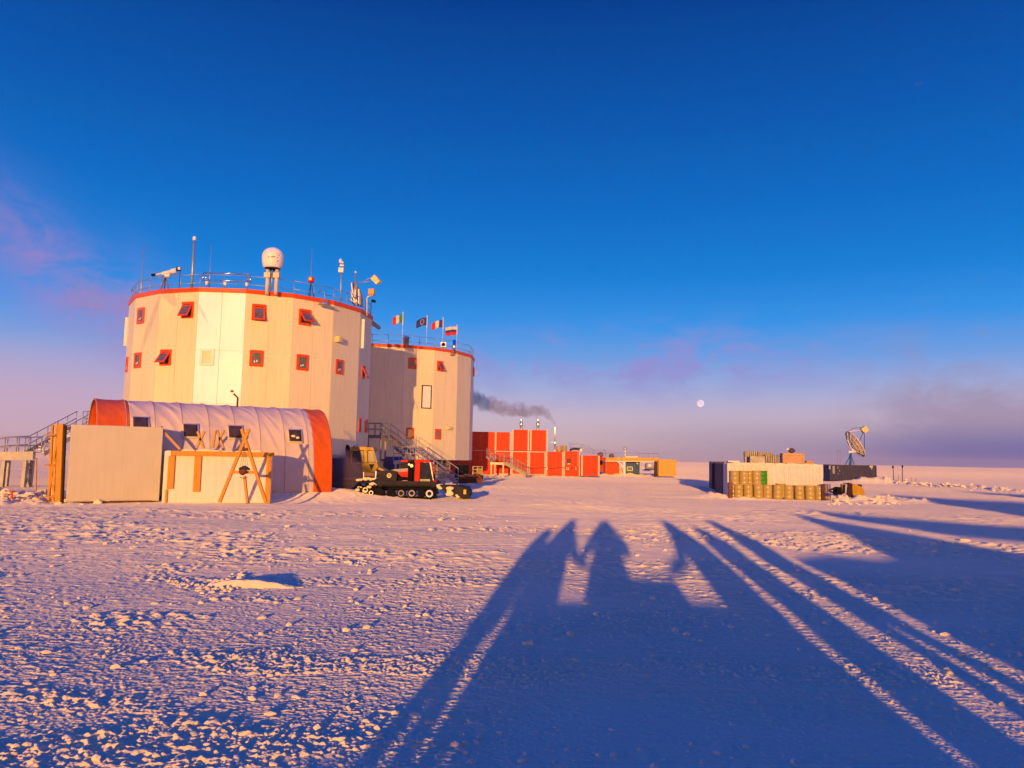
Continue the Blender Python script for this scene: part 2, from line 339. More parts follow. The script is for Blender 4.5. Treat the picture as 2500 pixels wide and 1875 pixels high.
go=bpy.data.objects.new('snow_ground',me); COL.objects.link(go); go['kind']='structure'
def gz(x,y): return float(ground(np.array([float(x)]),np.array([float(y)]))[0][0])
# ------------------------------------------------------------------ the two towers
class Tower: pass
def ray_facet(T,px,py):
    while True:
        b=ray_facet0(T,px,py)
        if b: return b
        px+=1 if px<proj((T.x,T.y,5))[0] else -1
def ray_facet0(T,px,py):
    d=ray(px,py); o=Vector((0,0,CAMZ)); best=None
    for k in range(18):
        a,b=T.c[k],T.c[(k+1)%18]; tt=(b-a).normalized(); n=Vector((tt.y,-tt.x,0)); dn=d.dot(n)
        if dn>=0: continue
        s=(a-o).dot(n)/dn; p=o+d*s; u=(p-a).dot(tt)
        if -.05<=u<=(b-a).length+.05 and (best is None or s<best[0]): best=(s,p,tt,n,k,u)
    return best
def rim_at(T,px,inset=.25,near=True):
    best=None
    for i in range(720):
        a=math.pi*2*i/720; p=Vector((T.x+(T.R-inset)*math.cos(a),T.y+(T.R-inset)*math.sin(a),T.top)); q=proj(p)
        fr=(Vector((0,0,0))-Vector((T.x,T.y,0))).normalized().dot(Vector((math.cos(a),math.sin(a),0)))
        e=abs(q[0]-px)+(0 if (fr>-.25)==near else 500)
        if best is None or e<best[0]: best=(e,p)
    return best[1]
def make_tower(name,label,x,y,phase,top,bottom,glossy):
    T=Tower(); T.x,T.y,T.R,T.top=x,y,9.25,top
    T.c=[Vector((x+9.25*math.cos(R_(phase+20*k)),y+9.25*math.sin(R_(phase+20*k)),0)) for k in range(18)]
    r=T.root=thing(name,label,'tower building',(x,y,0))
    up=Vector((0,0,1)); rimh=.30
    # wall: each facet is two sheet panels with a shallow joint between them
    w=MB(); g=MB(); sm_=MB()
    for k in range(18):
        a,b=T.c[k],T.c[(k+1)%18]; m=w if k not in glossy else g; t_=(b-a).normalized(); n=Vector((t_.y,-t_.x,0)); L=(b-a).length
        for u0,u1 in ((.015,L/2-.015),(L/2+.015,L-.015)):
            p0,p1=a+t_*u0,a+t_*u1
            m.prism([p0+up*bottom,p1+up*bottom,p1+up*(top-rimh),p0+up*(top-rimh)],-n*.12)
        sm_.prism([a+up*bottom-n*.03,b+up*bottom-n*.03,b+up*(top-rimh)-n*.03,a+up*(top-rimh)-n*.03],-n*.2)
        for zz in (bottom+3.62,bottom+7.25): sm_.prism([a+up*zz+n*.006,b+up*zz+n*.006,b+up*(zz+.025)+n*.006,a+up*(zz+.025)+n*.006],-n*.02)
    w.build('wall',cream,r)
    if glossy: g.build('glossy_glare_wall',gloss,r)
    sm_.build('panel_joints',mat('joint_grey',(.76,.68,.48),.6),r)
    b_=MB()
    co=[Vector((x+9.33*math.cos(R_(phase+20*k)),y+9.33*math.sin(R_(phase+20*k)),0)) for k in range(18)]; ci=[Vector((x+9.0*math.cos(R_(phase+20*k)),y+9.0*math.sin(R_(phase+20*k)),0)) for k in range(18)]
    for k in range(18):
        j=(k+1)%18; b_.prism([co[k]+up*(top-rimh),co[j]+up*(top-rimh),ci[j]+up*(top-rimh),ci[k]+up*(top-rimh)],up*rimh)
    b_.build('rim',redp,r)
    f=MB(); f.prism([c+up*(top-.3) for c in ci],up*.15); f.build('roof',mat('roof_grey',(.4,.38,.36),.8),r)
    f=MB(); f.prism([c+up*(bottom-.12) for c in T.c],up*.11); f.build('underside',dsteel,r)
    for k in range(6):
        a=R_(phase+60*k+30); c=Vector((x+7.2*math.cos(a),y+7.2*math.sin(a),0)); l=MB()
        l.lathe([(.55,-.3),(.55,.25),(.42,.3),(.42,.8),(.5,.85),(.42,.9),(.42,1.25),(.5,1.3),(.42,1.35),(.42,bottom-.1)],20,c=c); l.build('leg',mat('leg_metal',(.55,.42,.25),.35,.7),r)
    # railing
    rl=MB(); rr_=9.15
    for k in range(18):
        a,b=[Vector((x+rr_*math.cos(R_(phase+20*q)),y+rr_*math.sin(R_(phase+20*q)),top)) for q in (k,k+1)]
        for q in (0,.5): p=a.lerp(b,q); rl.tube([p-up*.1,p+up*.98],.024,6)
        for h_ in (.35,.95): rl.tube([a+up*h_,b+up*h_],.022,6)
    rl.build('railing',steel,r)
    return T
def window(T,px,py,w,h,state='closed',fm=redp,gm=glass,border=.17,label=None,marks=0):
    s,p,tt,n,k,u=ray_facet(T,px,py); up=Vector((0,0,1)); q=Matrix((tt,-n,up)).transposed()
    L=(T.c[(k+1)%18]-T.c[k]).length; u=min(max(u,w/2+.05),L-w/2-.05); p=T.c[k]+tt*u+up*p.z
    m=MB()
    for dx,dz,sx_,sz in ((-(w-border)/2,0,border,h),((w-border)/2,0,border,h),(0,(h-border)/2,w-2*border,border),(0,-(h-border)/2,w-2*border,border)):
        m.box(p+tt*dx+up*dz+n*.03,(sx_,.10,sz),q)
    fr=m.build('window',fm,T.root,bevel=.01)
    if label: fr['label']=label
    iw,ih=w-2*border,h-2*border
    if state=='closed':
        a=MB(); a.box(p+n*.035,(iw,.04,ih),q); a.build('pane',gm,fr)
        if marks:
            a=MB()
            for i in range(marks): a.box(p+n*.062+tt*(-iw*.22+i*.16)+up*(-ih*.30+.05*i),(.09,.012,.13),q)
            a.build('sticker',whitep,fr)
    else:
        a=MB(); a.box(p+n*.002,(iw,.03,ih),q); a.build('pane',dglass,fr)  # dark sheet stands in for the shaded opening behind the sash
        ang=R_(state); rt=Matrix.Rotation(-ang,3,tt); sq=MB(); sp=MB(); top=p+up*ih*.42+n*.09
        W2,H2=w-.16,h-.2
        def loc(dx,dz,th=0): return top+tt*dx+rt@(up*dz)+rt@(n*th)
        qq=Matrix((tt,-(rt@n),rt@up)).transposed()
        for dx,dz,sx_,sz in ((-(W2-.1)/2,-H2/2,.1,H2),((W2-.1)/2,-H2/2,.1,H2),(0,-.05,W2-.2,.1),(0,-H2+.05,W2-.2,.1)): sq.box(loc(dx,dz),(sx_,.06,sz),qq)
        sp.box(loc(0,-H2/2),(W2-.2,.02,H2-.2),qq); sq.build('sash',fm,fr); sp.build('sash_pane',glass,fr)
    return fr
T1=make_tower('round_tower','large cream eighteen sided tower with orange rim behind the arched tent',-20.75,61.5,4,13.6,2.0,(13,))
T2=make_tower('round_tower','farther cream tower half in shadow, with the flags above its roof',-13.5,85.,7,13.35,1.95,())
for a in ((345,771,.95,1.15,'closed'),(459,757,.95,1.15,30),(632,763,.95,1.15,18),(744,775,.95,1.15,42),(337,880,.9,1.1,'closed'),(405,873,.92,1.12,38),
          (626,875,.92,1.12,'closed'),(738,885,.92,1.12,'closed'),(828,896,.85,1.1,'closed'),(311,890,.8,1.1,'closed'),(886,908,.85,1.0,25)):
    window(T1,*a,marks=2 if a[4]=='closed' else 0)
window(T1,506,872,.95,1.15,'closed',fm=whitep,gm=mat('glare_glass',(.6,.45,.3),.15,spec=.8),label='window whitened for the sun glare on the bright glossy panel')  # white frame and pale glass put the facet's glare into the colour
window(T1,877,1038,.62,1.05,'closed',border=.12); window(T1,893,1040,.62,1.05,'closed',border=.12)
for a in ((1007,887,.85,1.1,'closed'),(1074,894,.8,1.05,30),(1001,1058,.8,1.1,'closed'),(1069,1060,.8,1.05,'closed'),(1157,908,.8,1.,38)): window(T2,*a)
window(T2,1041,969,1.05,2.35,'closed',fm=dsteel,gm=whitep,border=.09,label='tall white panel with thin dark frame')
up=Vector((0,0,1))
def fbox(T,px,py,w,h,d,name,m,sub=None,off=0.):
    s,p,tt,n,k,u=ray_facet(T,px,py); q=Matrix((tt,-n,up)).transposed(); b=MB(); b.box(p+n*(d/2+.005+off),(w,d,h),q); return b.build(name,m,T.root,bevel=.02)
fbox(T1,883,815,.16,2.3,.22,'cable_duct',whitep); fbox(T1,822,829,.42,.42,.40,'wall_lamp',gold); fbox(T2,1093,1045,.4,.32,.4,'wall_lamp',gold)
fbox(T1,303,810,.10,2.2,.2,'cable_duct',whitep)
# gooseneck lamp that hangs over the rim
p=rim_at(T1,786,-.15); d_=(Vector((p.x-T1.x,p.y-T1.y,0))).normalized()
m=MB(); m.tube([p-d_*.4+up*.45,p-d_*.1+up*.62,p+d_*.25+up*.5,p+d_*.4+up*.05,p+d_*.4-up*.3],.035,8); m.lathe([(.04,0),(.2,-.06),(.42,-.2),(.44,-.28),(.1,-.27),(0,-.26)],18,True,p+d_*.42-up*.3)
m.build('rim_lamp',steel,T1.root)
# ------------------------------------------------------------------ arched tent
def dirv(deg): return Vector((math.cos(R_(deg)),math.sin(R_(deg)),0))
TA=dirv(33); TNn=Vector((TA.y,-TA.x,0))            # along the tent, and from its axis to the viewer's side
T0=Vector((-20.1,37.,0)); TL=10.9; TW=3.0; TH=4.62
def tarc(t):                                        # t 0..1 from the near foot over the top to the far foot: (towards viewer, height)
    a=math.pi*t; c,s=math.cos(a),math.sin(a)
    return (TW*math.copysign(abs(c)**.80,c), .15+TH*abs(s)**.72)
def tpt(u,t,off=0.):
    c,z=tarc(t); c2,z2=tarc(min(1,t+.004)); c1,z1=tarc(max(0,t-.004)); n=TNn*(z2-z1)-Vector((0,0,1))*(c2-c1)
    n.normalize(); 
    if n.dot(TNn*c+Vector((0,0,z-1)))<0: n=-n
    return T0+TA*u+TNn*c+Vector((0,0,z))+n*off, n
tent=thing('arched_tent','long cream arched tent with orange end bands in front of the big tower','tent',T0+TA*(TL/2))
def tband(u0,u1,nu,name,m,wr,inner=.03):
    b=MB(); nt_=96; vs=[]; fs=[]
    NS=9; 
    for i in range(nu+1):
        u=u0+(u1-u0)*i/nu
        for j in range(nt_+1):
            t_=j/nt_; seam=abs(((u/TL*NS)%1)-.5)*2      # 1 on a rib
            s=-.045*(1-seam**4)*math.sin(math.pi*t_)**.4
            ph=(u*2.2+ t_*21+1.3*math.sin(u*1.7)+.8*math.sin(t_*9+u*3)); ph2=u*5.1+t_*33+math.sin(u*2.3+t_*8)
            amp=wr*(1-seam**3)*max(0,min(1,(t_-.03)*6))*max(0,1-t_*.6)
            w=max(0,math.sin(ph*2.1))**3*.035+max(0,math.sin(ph2))**4*.022+.01*math.sin(u*9+t_*50)
            vs.append(tpt(u,t_,s+amp*w*(.6+.6*math.sin(u*2.9+1)**2))[0])
    o=nt_+1
    for i in range(nu):
        for j in range(nt_): fs.append((i*o+j,i*o+j+1,(i+1)*o+j+1,(i+1)*o+j))
    b.add(vs,fs,True); ob=b.build(name,m,tent); so=ob.modifiers.new('thick','SOLIDIFY'); so.thickness=inner; so.offset=-1
    return ob
tband(0,1.35,26,'end_band',ocanvas,.5); tband(1.35,TL-.92,170,'canopy',canvas,1.2); tband(TL-.92,TL+.05,24,'end_band',ocanvas,1.3)
m=MB()                                              # ribs just under the seams, end wall recessed
for q in range(10):
    u=TL*q/9; m.tube([tpt(u,j/30,.0 if 0<q<9 else -.05)[0] for j in range(31)],.02,6)
m.build('rib',mat('rib_cream',(.5,.38,.30),.6),tent)
for u in (2.0,TL-.6):
    m=MB(); m.prism([tpt(u,j/24,-.06)[0] for j in range(25)],TA*.05); m.build('end_wall',canvas,tent)
def tfind(px,py):
    best=None
    for i in range(110):
        for j in range(4,60):
            p,n=tpt(TL*i/110,j/110,0); q=proj(p); e=(q[0]-px)**2+(q[1]-py)**2
            if best is None or e<best[0]: best=(e,TL*i/110,j/110)
    return best[1:]
def tpatch(px,py,w,hh,name,m,off=.05,parent=None):
    u,t_=tfind(px,py); L=0; dt=.001; a=tpt(u,t_)[0]; sp=(tpt(u,t_+dt)[0]-a).length/dt; b=MB()
    vs=[tpt(u+w*(i/6-.5),t_+hh/sp*(j/6-.5),off)[0] for i in range(7) for j in range(7)]
    b.add(vs,[(i*7+j,i*7+j+1,(i+1)*7+j+1,(i+1)*7+j) for i in range(6) for j in range(6)],True)
    ob=b.build(name,m,parent or tent); s=ob.modifiers.new('t','SOLIDIFY'); s.thickness=.03; s.offset=1; return ob
for px,py in ((345,1033),(467,1050),(574,1056),(720,1063)):
    f=tpatch(px,py,.80,.78,'window',canvas,.02); tpatch(px,py,.62,.62,'pane',mat('tent_pane',(.07,.05,.045),.3,var=.3),.055,f)
u,t_=tfind(720,1066); m=MB(); m.ball(tpt(u-.1,t_-.005,.08)[0],.12,6,(1,1,.5)); m.ball(tpt(u+.12,t_-.012,.08)[0],.1,6,(1,1,.6)); m.build('snow_patch',snowm,tent)
m=MB(); p=tpt(6.5,.44)[0]; m.tube([p-up*.3,p+up*.42,p+up*.62-TA*.22],.055,8); m.box(p+up*.74-TA*.30,(.12,.12,.1)); m.build('stove_pipe',rust,tent)
# skirt rail along the foot
m=MB(); m.beam(tpt(0,0)[0]+up*.02,tpt(TL,0)[0]+up*.02,.06,.06); m.build('foot_rail',dsteel,tent)

# ------------------------------------------------------------------ white panel crates with yellow wood
def along(p,d,px):                                  # distance along d from p whose picture column is px
    lo,hi=.1,15
    for _ in range(50):
        mid=(lo+hi)/2
        if proj(p+d*mid)[0]<px: lo=mid
        else: hi=mid
    return lo
a0=gnd(160,1230); dA=dirv(30); nA=Vector((dA.y,-dA.x,0)); LA=along(a0,dA,388); hA=zat(a0.x,a0.y,1036); dep=-nA
A=thing('panel_crate','tall cream panel crate left of the tent, yellow wood posts on its left side','crate',a0+dA*LA/2)
qA=Matrix((dA,-nA,up)).transposed()
m=MB(); m.box(a0+dA*(LA/2)+dep*.9+up*(hA/2+.04),(LA,1.7,hA-.08),qA); m.build('panel',wpanel,A,bevel=.02)
m=MB()
for dz,dx,l in ((.05,LA*.32,LA*.4),(.08,LA*.68,LA*.45)): m.box(a0+dA*dx+nA*.02+up*dz,(l,.08,.05),qA)
m.build('bottom_batten',rust,A)
def post(px0,px1,py1,Y,mm,par,name,py0=1228,d=.12,lean=0):
    b0=at((px0+px1)/2,py0,Y); t0=at((px0+px1)/2+lean,py1,Y); w=(px1-px0)/F*Y; b=MB(); b.beam(b0,t0,w,d,(0,1,0)); return b.build(name,mm,par,bevel=.008)
YA=a0.y+.02
for px0,px1,nm in ((137,150,'post'),): post(px0,px1,1035,YA-.05,ywood,A,nm,1229,.22,7)
m=MB(); m.beam(at(153,1229,YA),at(161,1038,YA),.04,.1,(0,1,0)); m.build('dark_edge',dsteel,A)
# the braced wooden end frame standing just left of the crate
YF=a0.y+1.0
post(117,122,1038,YF,ywood,A,'frame_post',1226,.1,9); post(128,133,1033,YF-.3,pwood,A,'frame_post',1226,.08,8)
m=MB()
for y1,y2 in ((1062,1062),(1135,1136),(1212,1212)): m=MB(); m.beam(at(116,y1,YF),at(142,y2,YA),.07,.28,(0,1,0)); m.build('cross_rail',ywood,A)
m=MB(); m.beam(at(118,1215,YF),at(140,1070,YF-.5),.09,.09,(0,1,0)); m.beam(at(124,1135,YF),at(134,1215,YF-.5),.09,.09,(0,1,0)); m.build('brace',ywood,A)
m=MB(); m.prism([at(122,1228,YF+.3),at(146,1228,YF+.3),at(146,1040,YF+.3),at(124,1044,YF+.3)],Vector((0,.05,0))); m.build('end_panel',wpanel,A)
m=MB(); m.box(at(391,1043,a0.y+LA*.5+.1),(.16,.16,.1)); m.build('post_cap',pwood,A)
b0_=gnd(394,1228); dB=dirv(15); nB=Vector((dB.y,-dB.x,0)); LB=along(b0_,dB,658); hB=zat(b0_.x,b0_.y,1101); B=thing('panel_crate','low white board crate with yellow wood trim, right of the tall crate','crate',b0_+dB*LB/2)
qB=Matrix((dB,-nB,up)).transposed()
m=MB(); m.box(b0_+dB*(LB/2)-nB*.85+up*(hB/2),(LB,1.6,hB),qB); m.build('panel',wboard,B,bevel=.015)
def onB(px,z):                                       # point on the front plane of the low crate
    u=along(b0_,dB,px) if px>396 else 0; return b0_+dB*u+up*z
def boardB(x0,x1,z0,z1,name='board',th=.05,mm=ywood):
    a,c=onB(x0,0),onB(x1,0); b=MB(); w=(c-a).length; b.box((a+c)/2+nB*(th/2+.004)+up*((z0+z1)/2),(w,th,z1-z0),qB); return b.build(name,mm,B,bevel=.006)
boardB(405,421,.62,hB-.2); boardB(469,486,.5,hB-.2); boardB(646,659,.0,hB-.2); boardB(402,407,.0,.6)
boardB(412,664,hB-.19,hB+.02,'top_rail',.12); boardB(397,411,hB-.22,hB+.02,'corner_block',.11,wboard)
m=MB()
for i in range(14):
    q=b0_+dB*random.uniform(.6,LB-.6)-nB*random.uniform(.1,1.2)+up*(hB+.03); m.ball(q,random.uniform(.12,.3),5,(1.6,1,.28),.12)
m.build('snow_on_top',snowm,B)
# ------------------------------------------------------------------ wooden A-frames
def aframe(px_top,py_top,px_l,px_r,py_b,Y,label,group,wd=.11,cross=None,zb=None,Yb=None,part=None):
    Yb=Yb or Y; o=at((px_l+px_r)/2,py_b,Yb); t_=thing('wooden_trestle',label,'trestle',o,group)
    for s,pb in ((1,px_l),(-1,px_r)):
        if part=='one' and s<0: continue
        b=at(pb,py_b,Yb); tp=at(px_top+s*9*33/Y,py_top,Y); m=MB(); m.beam(b,tp,wd,wd*.8,(0,1,0)); m.build('leg',pwood if Y>34 else ywood,t_,bevel=.006)
    return t_
YB=b0_.y-.32
Fm=aframe(599,1047,536,649,1226,33.2,'large yellow wood trestle leaning in front of the low white crate',None,.13,Yb=33.0)
m=MB(); m.beam(at(568,1153,33.1),at(624,1153,33.1),.09,.12); m.build('cross_bar',ywood,Fm)
m=MB(); m.beam(at(597,1162,32.9),at(604,1228,32.8),.10,.10,(0,1,0)); m.build('centre_post',ywood,Fm)
m=MB(); m.beam(at(592,1098,33.1),at(606,1097,33.1),.1,.12); m.build('top_block',rust,Fm)
m=MB()
for dx in (-10,-3,4,11): m.tube([at(597+dx*.2,1098,33.05),at(595+dx,1145,32.95)],.006,4)
m.build('cord',dsteel,Fm)
wh=thing('pulley_bundle','brown round bundle hung by cords inside the large trestle','bundle',at(594,1150,32.9))
m=MB(); m.ball(at(593,1150,32.9),.17,8,(1,.8,1.05),.06); m.build('wrapped_bundle',rust,wh)
m=MB(); m.prism([at(582,1143,32.7),at(594,1137,32.7),at(606,1145,32.7),at(604,1148,32.7),at(594,1141,32.7),at(584,1147,32.7)],Vector((0,.3,0))); m.build('roof_flap',dsteel,wh)
m=MB(); m.tube([at(586,1165,32.8),at(595,1168,32.75),at(606,1164,32.8)],.012,5); m.build('wire_hoop',dsteel,wh)
g_='small trestles standing on the low crate'
YT=b0_.y+1.0
aframe(491,1053,479,497,1094,YT,'small yellow wood trestle on the low crate, leftmost, beside the tent window',g_,.11)
aframe(517,1051,519,519,1094,YT+.2,'single slanted wood strut on the low crate between two small trestles',g_,.11,part='one')
aframe(538,1050,527,545,1094,YT+.3,'small yellow wood trestle on the low crate, nearest the large trestle',g_,.11)
br=thing('wooden_prop','long slanted wood prop between the tall crate and the low crate','prop',at(420,1090,35.4)); m=MB(); m.beam(at(394,1048,35.0),at(440,1096,35.4),.12,.1,(0,1,0)); m.build('plank',pwood,br)
# wedge of snow in the yard and other loose snow
s_=MB(); p=gnd(610,1432,.02); prof=[(-.75,0),(-.3,.05),(.1,.09),(.35,.13),(.55,.10),(.75,0)]
vs=[];fs=[]
for i in range(15):
    u=i/14; x=-.78+1.5*u; hgt=.14*math.sin(math.pi*min(1,u*1.05))**.8*(1-.35*u)
    for j in range(7): v=j/6; vs.append(p+Vector((x+.2*v,(v-.5)*(.38-.22*u)+.03*math.sin(i*1.9),(hgt*math.sin(math.pi*min(1,.12+v*.9)) if j not in(0,6) else -.05)+.012*math.sin(i*7+j*3))))
for i in range(14):
    for j in range(6): fs.append((i*7+j,i*7+j+1,(i+1)*7+j+1,(i+1)*7+j))
s_.add(vs,fs,True)
tag(s_.build('snow_wedge',snowm),'raised bright wedge of wind-cut snow on the open yard','snow drift')
# loose lumps of snow (nobody could count them)
ch=MB(); ico=[]; bmx=bmesh.new(); bmesh.ops.create_icosphere(bmx,subdivisions=1,radius=1); icv=[v.co.copy() for v in bmx.verts]; icf=[tuple(v.index for v in f.verts) for f in bmx.faces]; bmx.free()
rx,ry,rs=[],[],[]
def scat(n,fx,fy,s0,s1):
    for _ in range(n): rx.append(fx()); ry.append(fy()); rs.append(s0*(s1/s0)**(random.random()**2.2))
for _ in range(3800):
    r=1/random.uniform(1/30,1/5.2); a=R_(random.uniform(-37,37)); x_,y_=r*math.sin(a),r*math.cos(a)
    k=pn(np.array([x_*.25]),np.array([y_*.4]),77)[0]
    if k+random.uniform(-.5,.5)<(.0 if x_<-1 else .22): continue
    rx.append(x_); ry.append(y_); rs.append((.006+.0011*r)*random.uniform(.7,1.)*(1+2.6*random.random()**5))
for _ in range(150):                                    # crumbly tail of the wedge
    t_=random.random(); q=gnd(600-190*t_,1418+20*math.sin(t_*3)+random.gauss(0,5+9*(1-t_))); rx.append(q.x); ry.append(q.y); rs.append(random.uniform(.02,.06)*(1.2-t_*.6))
for _ in range(240): q=Vector((random.gauss(-24,3.2),random.gauss(34.8,1.0),0)); rx.append(q.x); ry.append(q.y); rs.append(random.uniform(.05,.20))
for _ in range(90): q=gnd(random.uniform(2020,2200),random.uniform(1212,1232)); rx.append(q.x); ry.append(q.y); rs.append(random.uniform(.04,.16))
for _ in range(90): t_=random.random(); rx.append(47-t_*1.5+random.gauss(0,.7)); ry.append(98-t_*31+random.gauss(0,.8)); rs.append(random.uniform(.06,.24))
zz=ground(np.array(rx),np.array(ry))[0]
for x_,y_,r,z_ in zip(rx,ry,rs,zz):
    rt=Matrix.Rotation(random.uniform(0,6.28),3,'Z'); sc=(random.uniform(.9,1.7),random.uniform(.7,1.),random.uniform(.45,.8))
    ch.add([rt@Vector((v.x*sc[0],v.y*sc[1],v.z*sc[2]))*r*random.uniform(.8,1.2)+Vector((x_,y_,z_+r*.15)) for v in icv],icf,False)
c_=ch.build('snow_lumps',snowm); c_['kind']='stuff'
# ------------------------------------------------------------------ things on the tower roofs
def rp(T,px,inset=.3): return rim_at(T,px,inset)
def colz(p,py): return Vector((p.x,p.y,zat(p.x,p.y,py)))
def mast(T,px,pyt,label,r=.03,px2=None,cap=None,group='antennas on the large tower roof',seg=None,inset=.5):
    p=rp(T,px,inset); p=Vector((p.x,p.y,T.top-.15)); tp=colz(p,pyt); t_=thing('antenna_mast',label,'antenna',p,group)
    m=MB(); m.tube([p,p.lerp(tp,.45),p.lerp(tp,.46),tp],[r,r,r*.6,r*.45] if not cap else r,8); m.build('mast',steel,t_)
    m=MB(); m.lathe([(0,0),(r*3,0),(r*3,.05),(0,.06)],10,c=p); m.build('foot_plate',dsteel,t_)
    if cap: m=MB(); m.lathe([(0,-.1),(cap,-.1),(cap,.14),(cap*.5,.2),(0,.2)],12,c=tp); m.build('cap',whitep,t_)
    return t_
mast(T1,342,597,'thin whip antenna at the far left edge of the large tower roof',.05)
mast(T1,467,583,'thick silver mast with a pale cap on the large tower roof',.085,cap=.12)
mast(T1,511,598,'thin whip antenna just right of the thick capped mast',.035)
mast(T1,758,607,'thin whip antenna above the small red lamp on the tower roof',.035)
# telescope-like camera on a tripod
p=rp(T1,402,.5); p=Vector((p.x,p.y,T1.top-.15)); h=colz(p,668).z; t_=thing('spotting_telescope','white tube telescope on tripod, left part of the tower roof','telescope',p)
m=MB()
for a in range(3): m.tube([p+Vector((.35*math.cos(a*2.1),.35*math.sin(a*2.1),0)),Vector((p.x,p.y,h-.15))],.04,6)
m.build('tripod',mat('brown_metal',(.35,.2,.12),.5,.3),t_)
m=MB(); c=Vector((p.x,p.y,h)); m.tube([c+Vector((-.7,0,-.08)),c+Vector((-.25,0,.0)),c+Vector((-.2,0,0)),c+Vector((.4,0,.16)),c+Vector((.42,0,.16)),c+Vector((.78,0,.24))],[.08,.09,.14,.15,.2,.2],12); m.build('tube',whitep,t_)
m=MB(); m.tube([c+Vector((-.98,0,-.12)),c+Vector((-.7,0,-.08))],.10,10); m.build('eyepiece',black,t_); m=MB(); m.box(c+Vector((.15,0,-.16)),(.35,.25,.22)); m.build('mount_head',whitep,t_)
p=rp(T1,438,.2); p=Vector((p.x,p.y,T1.top)); h=colz(p,656); t_=thing('floodlight','small black floodlight with pale lens beside the telescope','floodlight',p,'roof floodlights')
m=MB(); m.tube([p,h],.02,6); m.build('post',dsteel,t_); m=MB(); m.box(h+Vector((-.1,0,0)),(.3,.2,.26),.5); m.build('lamp_body',black,t_); m=MB(); m.box(h+Vector((-.03,-.13,0)),(.18,.03,.18),.5); m.build('lens',whitep,t_)
# gate-like hand rail
a,b=rp(T1,497,.15),rp(T1,609,.15); za,zb=T1.top,T1.top; t_=thing('handrail_frame','bright double tube handrail frame left of the radome on the tower roof','handrail',(a+b)/2)
m=MB(); A2,B2=a+up*1.08,b+up*1.08
for q in (0,-.5): m.tube([A2+up*q,B2+up*q],.04,8)
m.build('rails',shiny,t_)
for e,s in ((a,1),(b,-1)):
    d=(b-a).normalized()*s; m=MB()
    for o in (-.05,.12): m.tube([e+d*o+up*.45,e+d*o+up*1.08],.035,8)
    m.build('upright',shiny,t_)
for f_ in (.05,.48,.95): m=MB(); q=a.lerp(b,f_); m.tube([q,q+up*.5],.035,6); m.build('support',steel,t_)
for f_ in (.08,.48,.95): m=MB(); q=a.lerp(b,f_)+up*.33; m.lathe([(.09,-.12),(.11,.12),(0,.12)],8,c=q-Vector((0,.1,0))); m.build('lamp',whitep,t_)
# radome
p=rp(T1,664,-.25); zb_=zat(p.x,p.y,655); zt=zat(p.x,p.y,604); c=Vector((p.x,p.y,0)); r_=25.2/F*(Vector((p.x,p.y,0)).length); H=zt-zb_
t_=thing('radome','large white egg shaped radome on twin posts at the tower rim','radome',Vector((p.x,p.y,T1.top)))
m=MB(); prof=[(0,zb_+.02),(r_*.80,zb_),(r_*.84,zb_+.06)]+[(r_*(.86+.14*math.sin(min(1,i/9)*math.pi/2)),zb_+.06+H*.5*i/9) for i in range(1,10)]+[(r_*math.cos(math.pi/2*i/12),zb_+.06+H*.5+(H*.5-.06)*math.sin(math.pi/2*i/12)) for i in range(1,13)]
m.lathe(prof,40,True,c); dome=m.build('dome',mat('radome_white',(.86,.80,.74),.35,var=.02),t_)
m=MB()
for ang_,zf,w_,h_ in ((-.35,.42,.16,.035),(-.12,.44,.1,.05),(.05,.44,.2,.05),(.32,.60,.05,.1),(.5,.55,.06,.08),(.40,.42,.05,.07),(.44,.28,.06,.09),(.36,.20,.03,.05)):
    fd=math.atan2(-p.y,-p.x)+ang_*1.1; zz_=zb_+H*zf; rad=r_*(1.003 if zf<.5 else 1.003*math.sqrt(max(0,1-((zf-.5)/.5)**2)))*(1 if zf>.4 else (.86+.14*math.sin(zf/.5*math.pi/2)))
    q=Matrix.Rotation(fd,3,'Z'); m.box(Vector((c.x+rad*math.cos(fd),c.y+rad*math.sin(fd),zz_)),(.012,w_,h_),q)
m.build('marking',dsteel,dome)
m=MB(); sx_=(RT.x,RT.y); sv=Vector((RT.x,RT.y,0)).normalized()
zl=zat(p.x,p.y,719)
for o,nm in ((-10.5,'post'),(11.,'post')):
    q=c+sv*(o/F*55); m=MB(); m.tube([q+up*zl,q+up*(zb_-.02)],.125,14); m.build('post',gold if 0 else mat('cream_post',(.78,.62,.45),.5),t_)
    m=MB(); m.box(q+up*(zb_-.5),(.42,.36,.34)); m.build('clamp',mat('cream_post',(.78,.62,.45),.5),t_)
m=MB(); m.tube([c+up*T1.top,c+up*zb_],.05,8); m.build('cable_pipe',steel,t_); m=MB(); m.lathe([(r_*.55,zb_-.08),(r_*.7,zb_),(0,zb_)],24,c=c); m.build('base_plate',dsteel,t_)
# red obstruction lamp on tripod
p=rp(T1,758,.3); p=Vector((p.x,p.y,T1.top)); h=colz(p,682); t_=thing('warning_lamp','small red warning lamp on tripod under the whip antenna','lamp',p)
m=MB()
for a in range(3): m.tube([p+Vector((.25*math.cos(a*2.1),.25*math.sin(a*2.1),0)),h-up*.2],.022,6)
m.build('tripod',dsteel,t_); m=MB(); m.lathe([(0,-.2),(.22,-.2),(.24,.1),(.12,.2),(0,.2)],14,c=h); m.build('lamp_body',redm,t_); m=MB(); m.box(h+Vector((0,-.24,0)),(.2,.04,.2)); m.build('lens',gold,t_)
